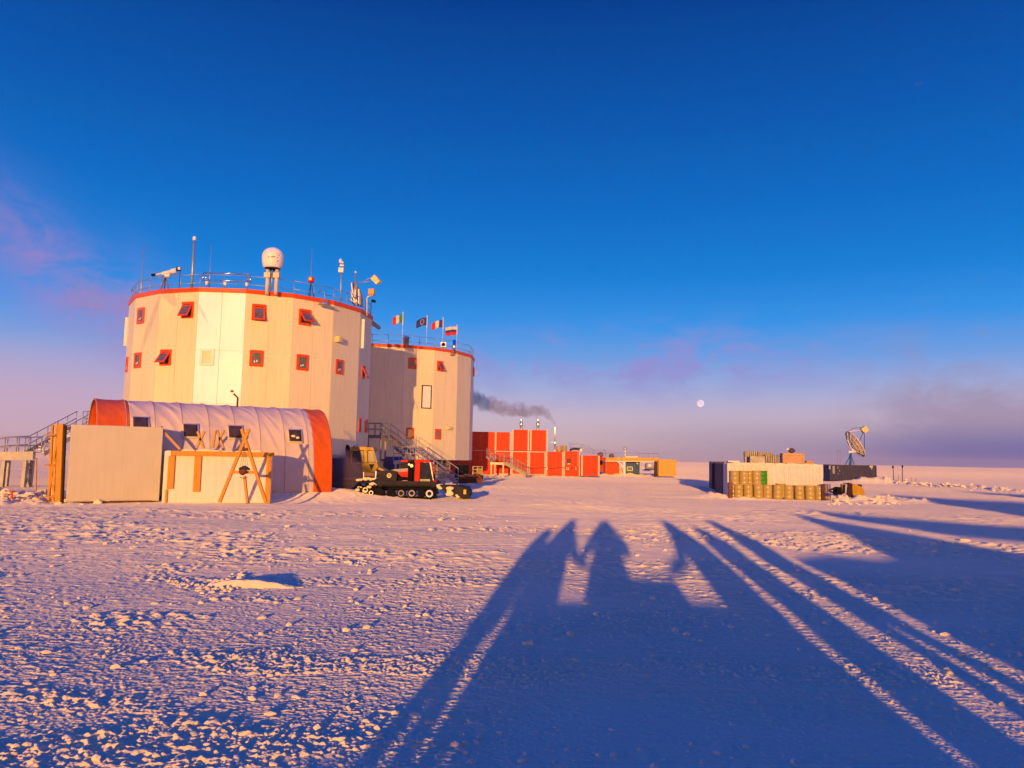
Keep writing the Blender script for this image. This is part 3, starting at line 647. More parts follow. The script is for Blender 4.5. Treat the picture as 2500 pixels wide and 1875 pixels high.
# sensor mast with boxes
p=rp(T1,831,.1); p=Vector((p.x,p.y,T1.top-.3)); t_=thing('sensor_mast','slim mast carrying white instrument boxes, right part of the tower roof','mast',p)
tp=colz(p,640); m=MB(); m.tube([p,tp],.05,8); m.build('mast',steel,t_)
def bx(py,w,h_,name,mm,dx=0.,d=.25):
    q=colz(p,py)+sv*dx; b=MB(); b.box(q-Vector((0,.1,0)),(w,d,h_)); return b.build(name,mm,t_,bevel=.02)
bx(660,.38,.38,'instrument_box',whitep); bx(649,.3,.14,'sensor',whitep,.05); bx(655,.24,.06,'bracket',dsteel)
m=MB(); q=colz(p,637); m.ball(q-sv*.1,.12,8,(1,1,1.6)); m.ball(q+sv*.06-up*.1,.09,8); m.build('dome_sensor',whitep,t_)
# panel antenna on arm, brace panel
p=rp(T1,865,.5); p=Vector((p.x,p.y,T1.top)); t_=thing('panel_antenna','pale yellow tilted panel antenna held out on an arm at the right rim','antenna',p)
tp=colz(p,664); m=MB(); m.tube([p,tp],.055,8); m.build('mast',steel,t_); m=MB(); m.ball(tp,.09,6); m.build('globe',whitep,t_)
e=colz(p,690); Yp=p.y; q=at(905,687,Yp-.3); m=MB(); m.tube([e,q],.035,6); m.tube([e+(q-e)*.45,at(907,676,Yp-.3)],.02,6); m.build('arm',steel,t_)
m=MB(); cc=[at(904,680,Yp-.5),at(914,670,Yp-.5),at(927,686,Yp-.5),at(918,694,Yp-.5)]; m.prism(cc,Vector((.12,.3,0))); m.build('panel',gold,t_,bevel=.01)
t_=thing('hatch_housing','grey sloped hatch housing with white zigzag bracket on the tower roof','hatch',p+Vector((.6,.6,0)))
m=MB(); m.prism([at(857,738,Yp+.5),at(858,696,Yp+.5),at(862,689,Yp+.5),at(872,698,Yp+.5),at(880,716,Yp+.5),at(881,745,Yp+.5)],Vector((0,.9,0))); m.build('housing',mat('hatch_grey',(.45,.38,.34),.6),t_)
m=MB()
for a,b in (((855,712),(866,735)),((858,690),(862,720)),((862,715),(872,738)),((853,728),(872,744)),((867,708),(868,742)),((876,706),(876,742))): m.beam(at(*a,Yp-.1),at(*b,Yp-.1),.08,.08,(0,1,0))
m.build('bracket',whitep,t_)
p=rp(T1,896,.0); p=Vector((p.x,p.y,T1.top-.3)); Yp=p.y; t_=thing('beacon_box','orange square beacon box on a cream bracket at the right edge of the roof','beacon',p)
m=MB(); m.box(at(907,713,Yp),(.48,.4,.5)); m.build('beacon',mat('orange_box',(.8,.34,.09),.5),t_,bevel=.05); m=MB(); m.tube([p,at(896,730,Yp),at(898,724,Yp),at(906,721,Yp),at(911,721,Yp)],.06,8); m.build('bracket',mat('cream_post',(.78,.62,.45),.5),t_)
t_=thing('floodlight','small black floodlight below the orange beacon box','floodlight',p+Vector((.4,0,0)),'roof floodlights')
m=MB(); m.tube([at(903,745,Yp),at(908,738,Yp)],.03,6); m.build('bracket',dsteel,t_); m=MB(); m.box(at(912,735,Yp),(.32,.2,.2),Matrix.Rotation(R_(15),3,'Y')); m.build('lamp_body',black,t_)
# ---- second tower roof
def flag(px,pyt,pyb,pole_top,cols,label,horiz=False,xl=0,stars=False):
    p=Vector((0,0,0)); Y=84.; c=at(px,pyt,Y); base=Vector((c.x,c.y,T2.top-.2)); t_=thing('flagpole',label,'flag',base,'flags on the farther tower')
    tp=at(px,pole_top,Y); m=MB(); m.tube([base,base.lerp(tp,.7),base.lerp(tp,.72),tp],[.018,.018,.045,.045],8); m.build('pole',whitep,t_); m=MB(); m.ball(tp+up*.05,.08,5); m.build('finial',gold,t_)
    wv=[]; nx,ny=18,8; z1,z0=at(px,pyt,Y).z,at(px,pyb,Y).z; L=abs(xl)/F*Y; dr=-.14*L/1.2
    def pt(i,j):
        u=i/nx; v=j/ny; x=c.x-L*u; z=z1+(z0-z1)*v-.42*L*u*u*(.8 if not horiz else .25)+.05*math.sin(u*7+v)*u
        return Vector((x,c.y+.16*math.sin(u*8+v*1.3)*(.3+u),z))
    n=len(cols); segs=nx//n if not horiz else 0
    for k,cm in enumerate(cols):
        m=MB(); r0,r1=((k*nx)//n,((k+1)*nx)//n); s0,s1=(0,ny)
        if horiz: r0,r1=0,nx; s0,s1=round(k*ny/n),round((k+1)*ny/n)
        vs=[pt(i,j) for i in range(r0,r1+1) for j in range(s0,s1+1)]; o=s1-s0+1
        m.add(vs,[(i*o+j,i*o+j+1,(i+1)*o+j+1,(i+1)*o+j) for i in range(r1-r0) for j in range(s1-s0)],True)
        ob=m.build('flag_cloth' if n==1 else 'flag_stripe',cm,t_); s=ob.modifiers.new('t','SOLIDIFY'); s.thickness=.012
    if stars:
        m=MB()
        for a in range(12): q=pt(nx*(.45+.16*math.cos(a*math.pi/6)),ny*(.5+.3*math.sin(a*math.pi/6))); m.box(q-Vector((0,.02,0)),(.06,.012,.06),Matrix.Rotation(.78,3,'Y'))
        m.build('ring_of_stars',gold,t_)
fg=mat('flag_green',(.05,.26,.05),.8); fw=mat('flag_white',(.75,.66,.6),.8); fr=mat('flag_red',(.62,.04,.04),.8); fb=mat('flag_blue',(.045,.05,.26),.8)
flag(984,768,788,764,[fg,fw,fr],'green white and red flag flying leftmost above the farther tower',xl=26)
flag(1043,775,794,772,[fb],'plain blue flag with a ring of stars on the farther tower',xl=27,stars=True)
flag(1082,781,799,777,[fb,fw,fr],'blue white and red upright striped flag, third along the farther tower',xl=29)
flag(1116,797,818,795,[fw,fb,fr],'white blue and red level striped flag, rightmost of the flags',True,xl=29)
p=rp(T2,1109,-.1); t_=thing('flue_pipe','polished vertical flue pipe on the rim of the farther tower','pipe',Vector((p.x,p.y,T2.top-.6)))
m=MB(); q=Vector((p.x,p.y,0)); m.tube([q+up*zat(p.x,p.y,862),q+up*zat(p.x,p.y,830)],.16,14); m.build('flue',shiny,t_)
m=MB(); zb_=zat(p.x,p.y,866); m.tube([q+up*(zb_+.15),q+up*zb_+sv*-.15,q+up*zb_+sv*-.38],[.16,.15,.13],10); m.build('elbow',mat('brown_metal',(.35,.2,.12),.5,.3),t_)
p=rp(T2,991,.6); t_=thing('air_vent','small round roof vent on the farther tower, left of the flags','vent',Vector((p.x,p.y,T2.top)))
m=MB(); z1=zat(p.x,p.y,822); m.lathe([(.3,T2.top-.1),(.3,z1-.25),(.38,z1-.22),(.38,z1-.1),(.3,z1),(0,z1)],14,True,Vector((p.x,p.y,0))); m.build('vent_hood',steel,t_)
p=rp(T2,1083,.5); t_=thing('fan_unit','square grey fan unit behind the rail of the farther tower','fan',Vector((p.x,p.y,T2.top)))
m=MB(); z1=zat(p.x,p.y,838); m.box((p.x,p.y,(z1+T2.top)/2+.15),(.55,.4,.5)); m.build('fan_box',steel,t_); m=MB(); m.lathe([(0,0),(.18,0),(.2,.05)],12); b=m; 
b.v=[Matrix.Rotation(R_(90),3,'X')@v+Vector((p.x,p.y-.2,(z1+T2.top)/2+.15)) for v in b.v]; b.build('fan_disc',dsteel,t_)
# covered link between the towers near roof level
t_=thing('link_brace','brown sloping pipe brace between the two towers','brace',at(905,790,68)); m=MB(); m.tube([at(900,782,66),at(925,800,76)],.2,8); m.build('brace_pipe',mat('brown_metal',(.35,.2,.12),.5,.3),t_)
# ------------------------------------------------------------------ metal staircases
def stair(name,label,a,b,width,side,cat='staircase',deck=None,deckdir=None,rail=1.0,legs=True,m_=steel,mt=None):
    """a = upper nose, b = lower nose (centre line); deck = length of the landing beyond a"""
    a,b=Vector(a),Vector(b); mt=mt or m_; t_=thing(name,label,cat,Vector((b.x,b.y,gz(b.x,b.y)))); d=(b-a); hd=Vector((d.x,d.y,0)).normalized(); s=Vector((hd.y,-hd.x,0)); L=d.length
    for k in (-1,1):
        m=MB(); m.beam(a+s*k*width/2,b+s*k*width/2,.06,.26); m.build('stringer',m_,t_)
    m=MB(); n=max(3,int(abs(d.z)/.2)); q=Matrix((hd,s,up)).transposed()
    for i in range(n+1): m.box(a.lerp(b,(i+.5)/(n+1)),(.26,width-.06,.035),q)
    m.build('treads',mt,t_)
    for k in (-1,1):
        m=MB(); nn=max(2,int(L/1.3)); o=s*k*width/2
        for i in range(nn+1): p=a.lerp(b,i/nn)+o; m.tube([p,p+up*rail],.028,6)
        for h in (.5,1.): m.tube([a+o+up*rail*h,b+o+up*rail*h],.03,6)
        m.build('handrail',m_,t_)
    if deck:
        dd=Vector(deckdir).normalized() if deckdir else -hd; e=a+dd*deck; s2=Vector((dd.y,-dd.x,0)); q2=Matrix((dd,s2,up)).transposed()
        m=MB(); m.box((a+e)/2-up*.14,(deck,width,.26),q2); m.build('landing',mt,t_)
        for k in (-1,1):
            m=MB(); o=s2*k*width/2
            for i in range(4): p=a.lerp(e,i/3)+o; m.tube([p,p+up*rail],.028,6)
            for h in (.5,1.): m.tube([a+o+up*rail*h,e+o+up*rail*h],.03,6)
            m.build('handrail',m_,t_)
        if legs:
            for k in (-1,1):
                for p in (a+dd*.15,e-dd*.15):
                    m=MB(); p=p+s2*k*width*.42; m.beam(Vector((p.x,p.y,gz(p.x,p.y)-.2)),p-up*.2,.14,.14); m.build('leg',m_,t_)
    return t_
# far left: long flight rising to the right, landing running out of the frame
Yl=47.; a=at(84,1108,Yl); 
s4=stair('metal_staircase','grey metal staircase and landing at the far left, rising behind the tall crate',at(206,1038,54.),a,1.1,1,rail=.95,deck=1.4,deckdir=(1,.3,0),legs=False)
e=at(-30,1114,46.); m=MB(); m.beam(a-up*.1,e-up*.0,1.3,.5); m.build('platform',steel,s4)
for o in (-.65,.65):
    m=MB()
    for i in range(5): p=a.lerp(e,i/4)+Vector((0,o,.1)); m.tube([p,p+up*.95],.03,6)
    for h in (.45,.95): m.tube([a+Vector((0,o,.1+h)),e+Vector((0,o,.1+h))],.035,6)
    m.build('handrail',steel,s4)
for px,Yq in ((4,46.),(56,46.6),(72,47.2),(14,47.4)):
    m=MB(); m.beam(at(px,1192,Yq),at(px+7,1124,Yq),.2,.2,(0,1,0)); m.build('leg',steel,s4)
m=MB(); m.beam(at(58,1192,46.8),at(70,1130,46.8),.1,.1,(0,1,0)); m.beam(at(70,1190,46.8),at(58,1135,46.8),.1,.1,(0,1,0)); m.build('cross_brace',steel,s4)
# between the towers, in the shade
stair('metal_staircase','shaded grey staircase descending between the two towers',at(940,1062,66.),at(1000,1112,63.),1.0,1,deck=2.0,deckdir=(-1,.35,0),m_=mat('shade_steel',(.28,.25,.25),.6,.4))  # steel colour darkened to carry the shade between the towers
# lit flight behind the red machine
stair('metal_staircase','sunlit staircase descending to the right behind the red tracked machine',at(1028,1125,57.),at(1102,1180,52.),.95,1,deck=2.,deckdir=(-1,.3,0),rail=1.0,m_=mat('pale_steel',(.50,.44,.34),.5,.3))
# beside the red containers
s3=stair('metal_staircase','pale staircase and landing in front of the red containers',at(1232,1129,91.),at(1288,1161,90.),1.,1,deck=1.7,deckdir=(-1,0,0),m_=mat('pale_steel',(.50,.44,.34),.5,.3))
m=MB(); m.beam(at(1206,1130,91.),at(1190,1114,91.5),.5,.25); m.build('ramp',mat('pale_steel',(.50,.44,.34),.5,.3),s3)
m=MB()
for o in (0,10): m.tube([at(1206,1121-o,90.5),at(1189,1104-o,91.)],.035,6)
for q in (0,.5,1): m.tube([at(1206-17*q,1130-16*q,90.5),at(1206-17*q,1110-16*q,90.5)],.035,6)
m.build('ramp_rail',mat('pale_steel',(.50,.44,.34),.5,.3),s3)
# ------------------------------------------------------------------ red tracked snow groomer
YG=43.0
def G(px,py,dy=0.): return at(px,py,YG+dy)
gr=thing('snow_groomer','red and black tracked snow groomer parked before the farther tower','tracked vehicle',G(1000,1216,1))
HW=1.25                                             # half width of the machine in depth
def slab(pts,y0,y1,name,m,par=None,bevel=.02,Q=G):
    b=MB(); p=[Q(*q,y0) for q in pts]; b.prism(p,Vector((0,y1-y0,0))); return b.build(name,m,par or gr,bevel=bevel)
def ring_track(pts,y0,y1,par,Q=G,m_=black,pitch=.16,nm='track'):
    P=[Q(*q,y0) for q in pts]; n=len(P); pl=[]; 
    for i in range(n):
        a,b=P[i],P[(i+1)%n]; k=max(1,int((b-a).length/.05)); pl+=[a.lerp(b,j/k) for j in range(k)]
    cen=sum(pl,Vector())/len(pl); inner=[cen+(p-cen)*.90 for p in pl]; N_=len(pl); w=Vector((0,y1-y0,0)); m=MB()
    vs=pl+[p+w for p in pl]+inner+[p+w for p in inner]; fs=[]
    for i in range(N_):
        j=(i+1)%N_; fs+=[(i,j,N_+j,N_+i),(2*N_+i,3*N_+i,3*N_+j,2*N_+j),(i,2*N_+i,2*N_+j,j),(N_+i,N_+j,3*N_+j,3*N_+i)]
    m.add(vs,fs); step=max(1,int(pitch/.05))
    for i in range(0,N_,step):
        d=(pl[(i+1)%N_]-pl[i-1]).normalized(); nn=Vector((-d.z,0,d.x)); 
        if nn.dot(pl[i]-cen)<0: nn=-nn
        m.box(pl[i]+w/2+nn*.03,(.04,(y1-y0)*.98,.09),Matrix((d,Vector((0,1,0)),nn)).transposed())
    return m.build(nm,m_,par)
def wheel(px,py,r,y0,par,Q=G,hub=True,name='wheel',rim=whitep):
    c=Q(px,py,y0); m=MB(); R90=Matrix.Rotation(R_(90),3,'X')
    def lt(prof,nm,mm,pp):
        b=MB(); b.lathe(prof,20); b.v=[R90@v+c for v in b.v]; return b.build(nm,mm,pp)
    w=lt([(0,-.12),(r,-.12),(r,.12),(0,.12)],name,black,par)
    if hub: lt([(r*.42,.125),(r*.5,.15),(r*.72,.15),(r*.76,.125)],'wheel_rim',rim,w); lt([(0,.13),(r*.2,.14),(r*.18,.12)],'hub_cap',dsteel,w)
    return w
tp=[(918,1213),(925,1216),(1052,1217),(1062,1211),(1066,1201),(1060,1192),(1045,1187),(935,1186),(921,1190),(914,1200)]
ring_track(tp,-HW,-HW+.75,gr); ring_track(tp,HW-.75,HW,gr)
for px in (930,955,980,1006,1030): wheel(px,1204,.235,-HW+.02,gr,hub=px in(980,1006),rim=mat('darker_rim',(.30,.26,.22),.6) if px==980 else mat('tan_rim',(.55,.48,.40),.6,var=.3))  # two rims toned down in colour, one darker than the other
wheel(1049,1205,.26,-HW-.02,gr); wheel(927,1202,.25,-HW-.02,gr,hub=False)
slab([(905,1172),(905,1181),(925,1188),(1062,1190),(1068,1180),(1060,1176)],-HW+.05,HW-.05,'chassis',dsteel)
slab([(918,1186),(918,1198),(1060,1198),(1060,1186)],-.5,.5,'belly_pan',black)
eb=slab([(924,1150),(922,1173),(967,1175),(971,1152),(958,1148)],-.95,.95,'side_box',dsteel)
c=G(950,1161,-.97); m=MB(); R90=Matrix.Rotation(R_(90),3,'X')
def ringp(r0,r1,cc,name,mm,par,n=28):
    b=MB(); b.lathe([(r0,0),(r0,.012),(r1,.012),(r1,0),(r0,0)],n); b.v=[R90@v+cc for v in b.v]; return b.build(name,mm,par)
lg=ringp(.098,.12,c,'round_emblem',steel,eb); ringp(.035,.052,c+Vector((0,-.002,-.012)),'emblem_ring',steel,eb)
m=MB(); 
for a in (0.3,2.4,4.5): m.beam(c+Vector((.04*math.cos(a),-.006,.04*math.sin(a))),c+Vector((.10*math.cos(a+.5),-.006,.10*math.sin(a+.5))),.012,.018,(0,1,0))
m.build('emblem_lines',steel,eb)
slab([(948,1150),(960,1146),(996,1143),(996,1150),(972,1154)],-.8,.8,'hood_top',mat('dusty_top',(.5,.40,.38),.6)); slab([(968,1153),(996,1146),(996,1165),(980,1164)],-.78,.78,'hood',redm)
slab([(972,1164),(998,1165),(998,1178),(972,1177)],-.75,.75,'engine_grille',black)
slab([(978,1123),(999,1123),(998,1128),(979,1128)],-.6,.6,'rear_roof_flap',redm); slab([(979,1129),(996,1129),(996,1143),(977,1145)],-.5,.4,'rear_equipment',dsteel)
m=MB()
for px in (1003,): m.tube([G(px,1178,-.8),G(px,1127,-.8)],.14,14)
m.build('exhaust_stack',black,gr); m=MB(); m.lathe([(.0,.05),(.09,.05),(.1,-.04),(0,-.04)],12); m.v=[R90@v+G(1005,1137,-.96) for v in m.v]; m.build('work_lamp',steel,gr); m=MB(); m.lathe([(.0,.05),(.06,.05),(.07,-.04),(0,-.04)],12); m.v=[R90@v+G(999,1134,-.96) for v in m.v]; m.build('work_lamp',steel,gr)
slab([(996,1124),(1016,1124),(1012,1181),(996,1180)],-.75,.85,'cab_rear_wall',dsteel)
slab([(1014,1126),(1026,1126),(1024,1182),(1011,1182)],-.88,.88,'cab_pillar',redm); slab([(1012,1122),(1049,1123),(1051,1129),(1012,1129)],-.92,.92,'cab_roof',redm)
cg=slab([(1026,1130),(1050,1130),(1057,1170),(1055,1176),(1024,1176)],-.84,.84,'cab_glass',dglass); slab([(1024,1176),(1056,1176),(1058,1172),(1060,1172),(1063,1183),(1056,1188),(1024,1184)],-.9,.9,'cab_lower_body',redm,bevel=.04)
m=MB(); m.beam(G(1050,1128,-.86),G(1058,1172,-.86),.05,.05,(0,1,0)); m.beam(G(1050,1128,.86),G(1058,1172,.86),.05,.05,(0,1,0)); m.build('windscreen_frame',steel,gr)
m=MB(); m.prism([G(1026,1170,-.87),G(1049,1170,-.87),G(1050,1178,-.87),G(1026,1177,-.87)],Vector((0,.02,0))); sgn=m.build('door_sign',mat('pale_green_sign',(.55,.55,.35),.6),gr)
m=MB()
for i,px in enumerate((1031,1034.5,1038,1041.5,1045)):
    m.beam(G(px,1172,-.885),G(px,1175.5,-.885),.018,.012,(0,1,0)); 
    if i%2==0: m.beam(G(px,1172.2,-.885),G(px+2.2,1172.2,-.885),.018,.012,(0,1,0))
    else: m.beam(G(px,1175.3,-.885),G(px+2.2,1175.3,-.885),.018,.012,(0,1,0))
m.build('lettering',mat('sign_green',(.10,.28,.05),.6),sgn)
m=MB(); m.ball(G(1061,1178,-.8),.13,8); m.build('indicator_housing',redm,gr)
m=MB(); m.tube([G(1056,1150,-.9),G(1061,1158,-1.05),G(1061,1166,-1.05)],.02,6); m.box(G(1060,1163,-1.08),(.12,.05,.25)); m.build('mirror',black,gr)
for s_ in (-.8,.7):
    m=MB(); m.beam(G(1060,1188,s_),G(1113,1201,s_),.12,.12); m.beam(G(1062,1180,s_),G(1100,1194,s_),.07,.07); m.build('push_arm',dsteel,gr)
bl=slab([(1072,1183),(1112,1184),(1140,1192),(1147,1200),(1147,1214),(1144,1217),(1115,1216),(1090,1205),(1080,1196)],-1.5,-1.2,'blade_end',dsteel)
slab([(1112,1186),(1140,1192),(1147,1203),(1144,1217),(1118,1216),(1112,1200)],-1.2,1.6,'blade',dsteel); m=MB(); m.box(G(1135,1201,-1.53),(.14,.05,.24)); m.box(G(1135,1201,-1.56),(.02,.02,.22)); m.build('yellow_reflector',mat('lamp_yellow',(.7,.5,.02),.3),gr)
random.seed(5)
def snowcap(cx,cy,n,rx_,ry_,dy,par,name='snow_patch',Q=G,r=(.04,.10)):
    m=MB()
    for _ in range(n):
        a=random.random()*6.28; k=math.sqrt(random.random()); m.ball(Q(cx+rx_*k*math.cos(a),cy+ry_*k*math.sin(a),dy+random.uniform(-.1,.3)),random.uniform(*r),5,(1.5,1.2,.7),.15)
    return m.build(name,snowm,par)
snowcap(1077,1189,5,4,5,-1.5,gr,r=(.08,.14)); snowcap(1099,1199,10,8,8,-1.5,gr,r=(.08,.16)); snowcap(1115,1211,6,6,3,-1.55,gr)
# tiller at the back, caked in snow
tl=slab([(873,1192),(880,1186),(915,1184),(920,1196),(915,1211),(884,1212),(874,1204)],-1.3,1.3,'tiller',black)
m=MB()
for a,b in (((872,1176),(918,1180)),((880,1182),(905,1170)),((870,1198),(900,1186)),((876,1208),(915,1204)),((890,1170),(918,1188)),((884,1190),(896,1210)),((905,1184),(902,1212))): m.tube([G(*a,-1.35),G(*b,-1.3)],.045,6)
m.build('tiller_frame',dsteel,gr)
for px,py,rr in ((893,1196,.19),(907,1203,.16),(886,1207,.14)): wheel(px,py,rr,-1.4,gr,rim=steel,name='tiller_roller')
for px,py,n,rx_,ry_ in ((902,1168,12,14,3),(914,1181,7,7,3),(876,1172,5,7,2),(899,1189,5,5,2),(890,1199,4,4,2),(907,1211,4,6,1),(880,1190,4,5,1.5),(872,1196,4,3,3),(940,1176,8,20,1.2),(985,1176,5,12,1)): snowcap(px,py,n,rx_,ry_,-1.45 if px<930 else -1.0,tl if px<930 else gr,r=(.035,.10))
slab([(889,1152),(916,1153),(915,1164),(889,1163)],-.7,.0,'rear_tail_panel',mat('dark_red_panel',(.14,.02,.02),.4)); m=MB(); m.beam(G(918,1150,-.75),G(916,1183,-.75),.06,.06,(0,1,0)); m.build('rack_post',steel,gr); m=MB(); m.beam(G(888,1152,-.75),G(888,1175,-.75),.04,.04,(0,1,0)); m.build('rack_post',steel,gr)
# ------------------------------------------------------------------ yellow dozer half hidden by its own exhaust
YD=46.5
def D(px,py,dy=0.): return at(px,py,YD+dy)
dz=thing('bulldozer','yellow cabbed bulldozer behind dark exhaust, left of the red groomer','bulldozer',D(850,1208))
sl2=lambda *a,**k: slab(*a,par=dz,Q=D,**k)
def S2(pts,y0,y1,name,m,bevel=.02): return slab(pts,y0,y1,name,m,dz,bevel,D)
S2([(856,1093),(862,1089),(911,1092),(914,1100),(908,1100),(858,1099)],-.9,.9,'cab_roof',yel,.03)
S2([(888,1098),(897,1098),(897,1130),(889,1130)],-.88,-.76,'cab_pillar',yel); S2([(888,1098),(897,1098),(897,1130),(889,1130)],.76,.88,'cab_pillar',yel)
for y_ in (-.88,.78): 
    m=MB(); m.beam(D(911,1098,y_),D(920,1130,y_),.09,.09,(0,1,0)); m.build('cab_pillar',yel,dz)
    m=MB(); m.beam(D(858,1098,y_),D(857,1132,y_),.09,.09,(0,1,0)); m.build('cab_pillar',yel,dz)
S2([(860,1100),(888,1100),(889,1130),(858,1130)],-.8,.8,'cab_glass',mat('smoky_glass',(.12,.09,.09),.2)); S2([(898,1100),(910,1100),(917,1129),(898,1129)],-.82,.82,'side_glass',mat('smoky_glass',(.12,.09,.09),.2))
S2([(857,1131),(921,1129),(924,1140),(915,1152),(890,1158),(862,1150)],-.85,.85,'cab_lower_body',yel,.05); S2([(900,1133),(914,1133),(907,1148)],-.88,-.86,'lower_window',dglass)
S2([(923,1139),(941,1149),(939,1152),(922,1146)],-.7,.7,'rear_fender',yel); m=MB(); m.ball(D(868,1089,-.5),.13,8,(1.4,1,.8)); m.build('roof_lamp',shiny,dz)
m=MB(); m.tube([D(848,1132,-.2),D(847,1094,-.2),D(849,1086,-.2)],.09,10); m.build('exhaust_stack',black,dz); m=MB(); m.tube([D(853,1132,.1),D(853,1098,.1),D(851,1090,.1)],.07,10); m.build('exhaust_stack',black,dz)
S2([(795,1120),(857,1120),(862,1165),(790,1168)],-.7,.7,'engine_hood',dsteel); S2([(790,1124),(820,1118),(816,1150),(806,1180),(788,1182)],-.5,.3,'front_grille',mat('dull_red',(.28,.05,.03),.5))
tp2=[(780,1208),(788,1211),(895,1211),(905,1204),(905,1186),(896,1178),(790,1172),(778,1182),(775,1196)]
ring_track(tp2,-1.2,-.6,dz,D); ring_track(tp2,.6,1.2,dz,D)
for px in (795,822,850,878): wheel(px,1194,.27,-1.1,dz,D,hub=False)
S2([(768,1152),(776,1150),(782,1165),(780,1210),(768,1212),(764,1180)],-1.7,1.7,'blade',rust); m=MB()
for y_ in (-1.3,1.3): m=MB(); m.beam(D(778,1196,y_),D(850,1190,y_),.12,.14); m.build('push_arm',dsteel,dz)
m=MB(); m.box(D(802,1180,-1.35),(.36,.3,.62)); hb=m.build('side_box',steel,dz,bevel=.02)
# hoses, cans and grey clutter in front of the dozer
cl=thing('scrap_pile','grey snow covered pile of parts beside the dozer blade','pile',D(770,1208,-2.2))
m=MB()
random.seed(11)
for _ in range(16): q=D(random.uniform(757,825),random.uniform(1192,1208),random.uniform(-2.6,-1.6)); m.box(q,(random.uniform(.15,.5),random.uniform(.2,.4),random.uniform(.1,.35)),Matrix.Rotation(random.uniform(0,3),3,(1,1,2)))
m.build('metal_part',dsteel,cl,bevel=.02); snowcap(785,1206,16,28,3,-2.6,cl,Q=D,r=(.07,.16))
# dark tank, brown beam, yellow rack, blue crate under the farther tower
def gthing(name,label,cat,px,py,Y): return thing(name,label,cat,at(px,py,Y))
t_=gthing('fuel_tank','dark blue rounded fuel tank in shade between the two vehicles','tank',960,1165,60.); m=MB(); P_=[]
a=at(941,1140,60.); b=at(982,1140,60.); m.tube([a-Vector((.12,0,0)),a,a+Vector((.0,0,0)),b,b+Vector((.12,0,0))],[.5,.78,.8,.8,.5],20); m.build('tank_shell',mat('tank_blue',(.05,.05,.13),.5),t_); m=MB()
for q in (a,b): m.box(q+Vector((0,0,-.9)),(.2,1.4,.6))
m.build('saddle',dsteel,t_)
for i,(x0,x1,y0,h_,Y) in enumerate(((1105,1180,1180,.30,58.),(1120,1172,1170,.28,60.))):
    t_=gthing('steel_beam',['long rust brown steel beam lying on the snow, the nearer one','shorter rust brown steel beam lying on the snow, the farther one'][i],'beam',(x0+x1)/2,y0,Y); t_['group']='beams under the farther tower'
    a,b=at(x0,y0,Y),at(x1,y0-2,Y); m=MB(); m.beam(a,b,.4,.06); m.beam(a+up*h_,b+up*h_,.4,.06); m.build('flange',rust,t_); m=MB(); m.beam(a+up*.03,b+up*.03+up*0,.06,.02); m.beam(a+up*h_/2,b+up*h_/2,.06,h_-.06); m.build('web',rust,t_)
t_=gthing('cage_pallet','yellow mesh cage pallet under the edge of the farther tower','cage',1165,1164,66.); m=MB(); c=at(1166,1152,66.)
for x_ in (-.4,0,.4):
    for y_ in (-.35,.35): m.tube([c+Vector((x_,y_,-.45)),c+Vector((x_,y_,.45))],.03,6)
for z_ in (-.4,-.1,.2,.45):
    for y_ in (-.35,.35): m.tube([c+Vector((-.4,y_,z_)),c+Vector((.4,y_,z_))],.025,6)
    for x_ in (-.4,.4): m.tube([c+Vector((x_,-.35,z_)),c+Vector((x_,.35,z_))],.025,6)
m.build('cage',gold,t_); m=MB(); m.box(c+Vector((.15,.1,-.05)),(.5,.4,.7)); m.build('load',mat('ochre_load',(.4,.24,.06),.6),t_)
t_=gthing('dark_crate','dark brown crate beneath the yellow mesh cage','crate',1166,1172,65.); m=MB(); m.box(at(1166,1167,65.),(.95,.8,.42)); m.build('box',mat('dark_brown_box',(.08,.035,.03),.6),t_,bevel=.02); m=MB(); m.box(at(1166,1161,65.),(1.0,.85,.05)); m.build('lid',dsteel,t_)
t_=gthing('blue_crate','pale blue plastic crate on the snow by the yellow mesh cage','crate',1146,1169,64.); m=MB(); c=at(1146,1165,64.); m.box(c,(.75,.5,.34)); m.build('tub',mat('pale_blue_plastic',(.15,.28,.45),.5),t_,bevel=.03); m=MB(); m.box(c+up*.19,(.8,.55,.05)); m.build('rim',mat('pale_blue_plastic',(.15,.28,.45),.5),t_)
t_=gthing('dark_cabinet','dark equipment cabinet standing in the shade under the farther tower','cabinet',1128,1165,68.); m=MB(); m.box(at(1128,1150,68.),(1.2,.9,1.15)); m.build('cabinet_body',dsteel,t_,bevel=.02)
for dx in (-.3,.3): m=MB(); m.box(at(1128,1150,67.52)+Vector((dx,0,0)),(.52,.04,1.0)); m.build('door',black,t_)
